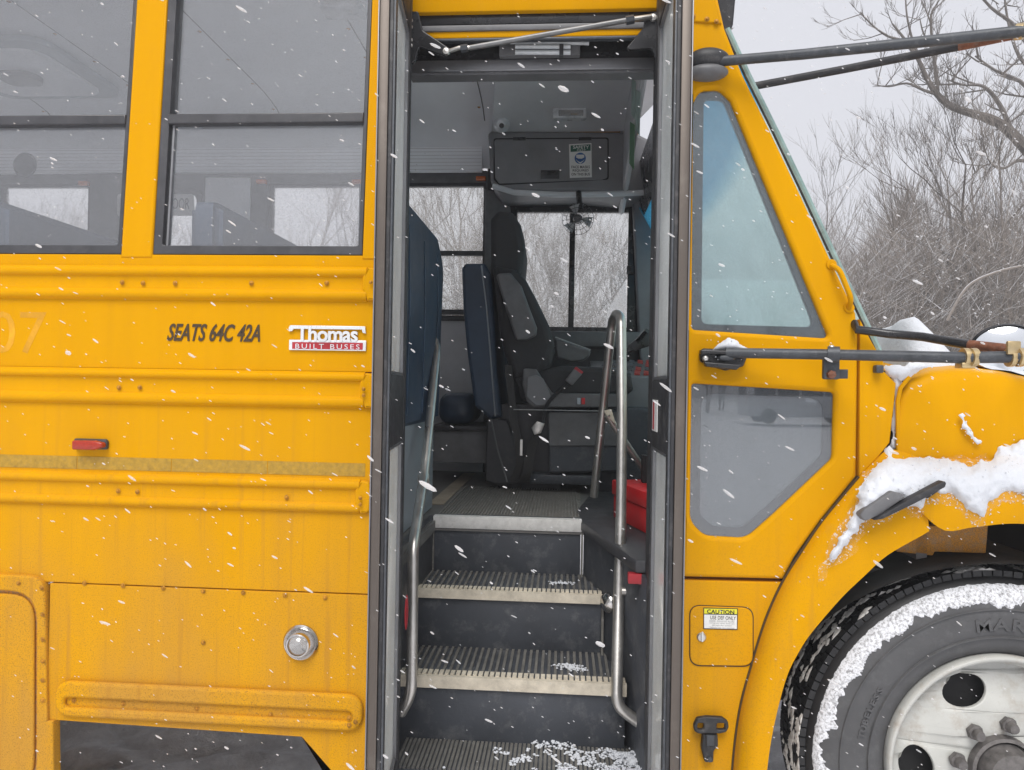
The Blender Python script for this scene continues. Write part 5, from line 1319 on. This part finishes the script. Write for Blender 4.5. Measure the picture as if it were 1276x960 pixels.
# big tree just right of the frame, its limb reaching in
YT = 13
big = empty('old_tree', P(1345, 560, YT), label='large old bare tree whose crooked limb reaches across the upper right sky', cat='tree')
tk = MB(); cr = MB(); rnd = random.Random(5)
base_ = P(1350, 600, YT); base_.z = G
tk.tube([base_, P(1345, 400, YT), P(1320, 270, YT)], [.32, .24, .17], 10)
L1 = smoothline([P(a, b, YT) for a, b in ((1320, 270), (1292, 205), (1262, 168), (1238, 150), (1212, 142), (1186, 133), (1168, 118), (1155, 98), (1143, 72), (1128, 50), (1112, 30))], 4)
cr.tube(L1, [.115 * (1 - .93 * i / len(L1)) + .006 for i in range(len(L1))], 8)
def sub(ptsp, r0, Y=YT):
    l_ = smoothline([P(a, b, Y) for a, b in ptsp], 4); cr.tube(l_, [r0 * (1 - .85 * i / len(l_)) + .004 for i in range(len(l_))], 5)
    for p in l_[3::2]:
        o = Vector((rnd.uniform(-1, 1), rnd.uniform(-.6, .6), rnd.uniform(-.3, 1))); limb(cr, p, o, rnd.uniform(.35, .8), r0 * .35 + .003, 2, rnd, .0045, .7, 4)
for s_ in (([(1168, 118), (1150, 112), (1130, 104), (1108, 108), (1090, 106)], .03), ([(1168, 120), (1166, 90), (1162, 60), (1160, 20), (1168, 5)], .045), ([(1262, 168), (1245, 130), (1225, 108), (1200, 106), (1182, 100)], .05),
          ([(1143, 72), (1125, 52), (1105, 45), (1085, 30), (1072, 15)], .03), ([(1155, 98), (1140, 60), (1130, 20), (1128, -20)], .03), ([(1320, 270), (1300, 170), (1280, 110), (1240, 88), (1215, 70)], .06),
          ([(1330, 250), (1310, 120), (1270, 40), (1235, 10), (1210, -20)], .06), ([(1300, 100), (1270, 70), (1255, 20), (1250, -30)], .04), ([(1292, 205), (1270, 200), (1250, 210), (1230, 205), (1212, 218)], .04),
          ([(1160, 60), (1150, 40), (1146, 22)], .02), ([(1285, 130), (1262, 150), (1240, 162)], .03)): sub(*s_)
for i in range(10, len(L1), 2):
    o = Vector((rnd.uniform(-1, 1), rnd.uniform(-.6, .6), rnd.uniform(-.2, 1))); limb(cr, L1[i], o, rnd.uniform(.3, .7), .012, 2, rnd, .0045, .7, 4)
tk.build('trunk', 'bark_dark', big); cr.build('crown', 'bark_dark', big)
t2 = make_tree(31, 7.4, .10, 'tall bare tree with an arching top at the right end of the thicket', None, 'bare_tree', 2, 'bark_dark', 4, 5); p = P(1235, 480, 15); t2.location = (p.x, 15, G)
t3 = make_tree(33, 7.6, .045, 'thin straight birch sapling rising highest close to the windshield edge', None, 'bare_tree', 1, 'bark_grey', 3, 6); p = P(1040, 480, 16); t3.location = (p.x, 16, G)
# undergrowth, nobody could count it
ug = MB(); rnd = random.Random(8)
for k in range(60000):
    px = rnd.uniform(-330, 1500); y = rnd.uniform(11, 25); p = P(px, 480, y); hh = min(5.2, abs(rnd.gauss(0, 2.5)) + .6) * (.6 if px < 880 else 1) * (1 + .35 * noise.noise(Vector((px * .012, y * .2, 0))))
    h0 = rnd.uniform(0, hh * .75); b = Vector((p.x, y, G + h0)); d = Vector((rnd.uniform(-.6, .6), rnd.uniform(-.5, .5), rnd.uniform(.2, 1))).normalized(); ln = rnd.uniform(.4, 1.3); q = b + d * ln * .5 + Vector((rnd.uniform(-.1, .1), 0, rnd.uniform(-.08, .08))); e = b + d * ln
    r_ = rnd.uniform(.0025, .007); ug.tube([b, q, e], [r_, r_ * .8, r_ * .4], 3, caps=False)
for k in range(85000):
    px = rnd.uniform(930, 1420) if k % 3 else rnd.uniform(-200, 930); y = rnd.uniform(10.5, 24); p = P(px, 480, y); top_ = y * (.235 + .13 * noise.noise(Vector((px * .011, 3, 0)))) + 1.5
    h0 = top_ * rnd.random() ** 1.35 * (1 if px > 930 else .55); b = Vector((p.x, y, G + h0)); d = Vector((rnd.gauss(0, .55), rnd.uniform(-.4, .4), rnd.uniform(.1, 1))).normalized(); r_ = rnd.uniform(.002, .0055)
    ug.tube([b, b + d * rnd.uniform(.35, 1.1)], [r_, r_ * .4], 3, caps=False)
ug.build('undergrowth', 'twig_brown', None, kind='stuff', label='tangled leafless brush dusted with snow behind the bus', cat='brush')
# a snowy leaning dead branch in the brush
fb = MB().tube(smoothline([P(a, b, 10.5) for a, b in ((1180, 400), (1205, 358), (1240, 340), (1272, 332))], 4), .022, 6).build('fallen_branch', 'twig_brown', None, label='snow covered fallen branch arching through the brush left of the round mirror', cat='branch')

# ================================================================ OTHER VEHICLES
def van(loc, rz, label, group=None, L_=5.6, H=2.5, Wd=2.0):
    r = empty('parked_van', loc, label=label, cat='van', group=group)
    pts = fillet([(0, .35), (L_, .35), (L_, 1.15), (L_ - .9, 1.35), (L_ - 1.6, H - .1), (L_ - 2.0, H), (.1, H), (0, H - .2)], .12)
    z0 = loc[2]
    def shift(mb): 
        mb.v = [(x + loc[0] - L_ / 2, y + loc[1], z + z0) for x, y, z in mb.v]; return mb
    shift(MB().prism(pts, -Wd / 2, Wd / 2)).build('van_body', 'white_van', r, bevel=.04)
    for y in (-Wd / 2 - .012, Wd / 2 + .002):
        for x0_, x1_ in ((.3, 1.3), (1.4, 2.4), (2.5, 3.5)):
            shift(MB().box(x0_, x1_, y, y + .01, 1.35, 2.1)).build('van_window', 'dark_glass', r)
        shift(MB().prism([(3.6, 1.35), (4.5, 1.35), (4.1, 2.1), (3.6, 2.1)], y, y + .01)).build('van_window', 'dark_glass', r)
    for y in (-Wd / 2 + .1, Wd / 2 - .1):
        for x in (1.0, L_ - 1.0): shift(MB().lathe([(0, -.12), (.2, -.12), (.22, -.1), (.36, -.1), (.38, 0), (.36, .1), (.22, .1), (0, .1)], (x, y, .38), (0, 1, 0), 24)).build('van_wheel', 'black_rubber', r)
    shift(MB().box(-.012, -.002, -.75, .75, 1.35, 2.1)).build('rear_window', 'dark_glass', r)
    for y in (-.85, .78): shift(MB().box(-.014, -.002, y, y + .08, .9, 1.3)).build('tail_lamp', 'red_lens', r)
    r.rotation_euler = (0, 0, rz); return r
vp = P(850, 480, 8.5)
van((vp.x, 8.5, G), R(90), 'white van parked behind the bus, seen through the driver window', None, L_=5.2, H=2.75, Wd=2.1)
for i, x in enumerate((11.6, 17.6, 23.6)):
    van((x, -34 - i, G), R(180 * (i % 2)), ('white van mirrored at the left of the lower side window', 'white van mirrored in the middle of the lower side window', 'white van mirrored at the right of the lower side window')[i])

# ================================================================ FALLING SNOW
fl = MB(); rnd = random.Random(99)
dirm = Vector((.86, 0, -.50))
def flake(c, L_, W_):
    d = (dirm + Vector((rnd.uniform(-.14, .14), rnd.uniform(-.3, .3), rnd.uniform(-.16, .16)))).normalized()
    z = d; x = z.orthogonal().normalized(); y = z.cross(x); M = Matrix((x, y, z)).transposed()
    fl.ell(c, W_, W_, L_, 6, 4, M)
for k in range(560):
    y = -1.35 + 1.3 * rnd.random() ** .8; p = P(rnd.uniform(-20, 1300), rnd.uniform(-20, 980), y); s_ = (.35 + 1.15 * rnd.random() ** 2) * (1 if y > -1.1 else .7)
    flake(p, .0056 * s_ * rnd.uniform(.5, 1.5), .0016 * s_)
for k in range(900):
    y = rnd.uniform(-.9, -.12); p = P(rnd.uniform(-20, 1300), rnd.uniform(-20, 980), y); flake(p, rnd.uniform(.0016, .0032), .0009)
for k in range(2200):
    y = rnd.uniform(3, 11); p = P(rnd.uniform(-20, 1300), rnd.uniform(-20, 700), y); flake(p, .009, .0045)
for px, py, L_, W_ in ((533, 606, .017, .005), (702, 111, .010, .004), (748, 803, .009, .004), (572, 684, .009, .003), (85, 440, .005, .004)):
    flake(P(px, py, -.9), L_, W_)
fl.build('falling_snow', 'flake_white', None, kind='stuff', sharp=80, label='snowflakes falling slantwise in front of and beyond the bus', cat='snow')

# ---------------------------------------------------------------- air thick with snow
hm = bpy.data.materials.new('snowy_air'); hm.use_nodes = True; t = hm.node_tree; t.nodes.clear()
vo = nn(t, 'ShaderNodeVolumePrincipled'); vo.inputs['Color'].default_value = (.96, .97, 1, 1); vo.inputs['Density'].default_value = .008
t.links.new(vo.outputs[0], nn(t, 'ShaderNodeOutputMaterial').inputs['Volume']); MATS['snowy_air'] = hm
MB().box(-160, 160, -158, 162, G - 1.2, 14).build('haze', 'snowy_air', None, kind='stuff', label='pale snowy air fading the far thicket', cat='haze')
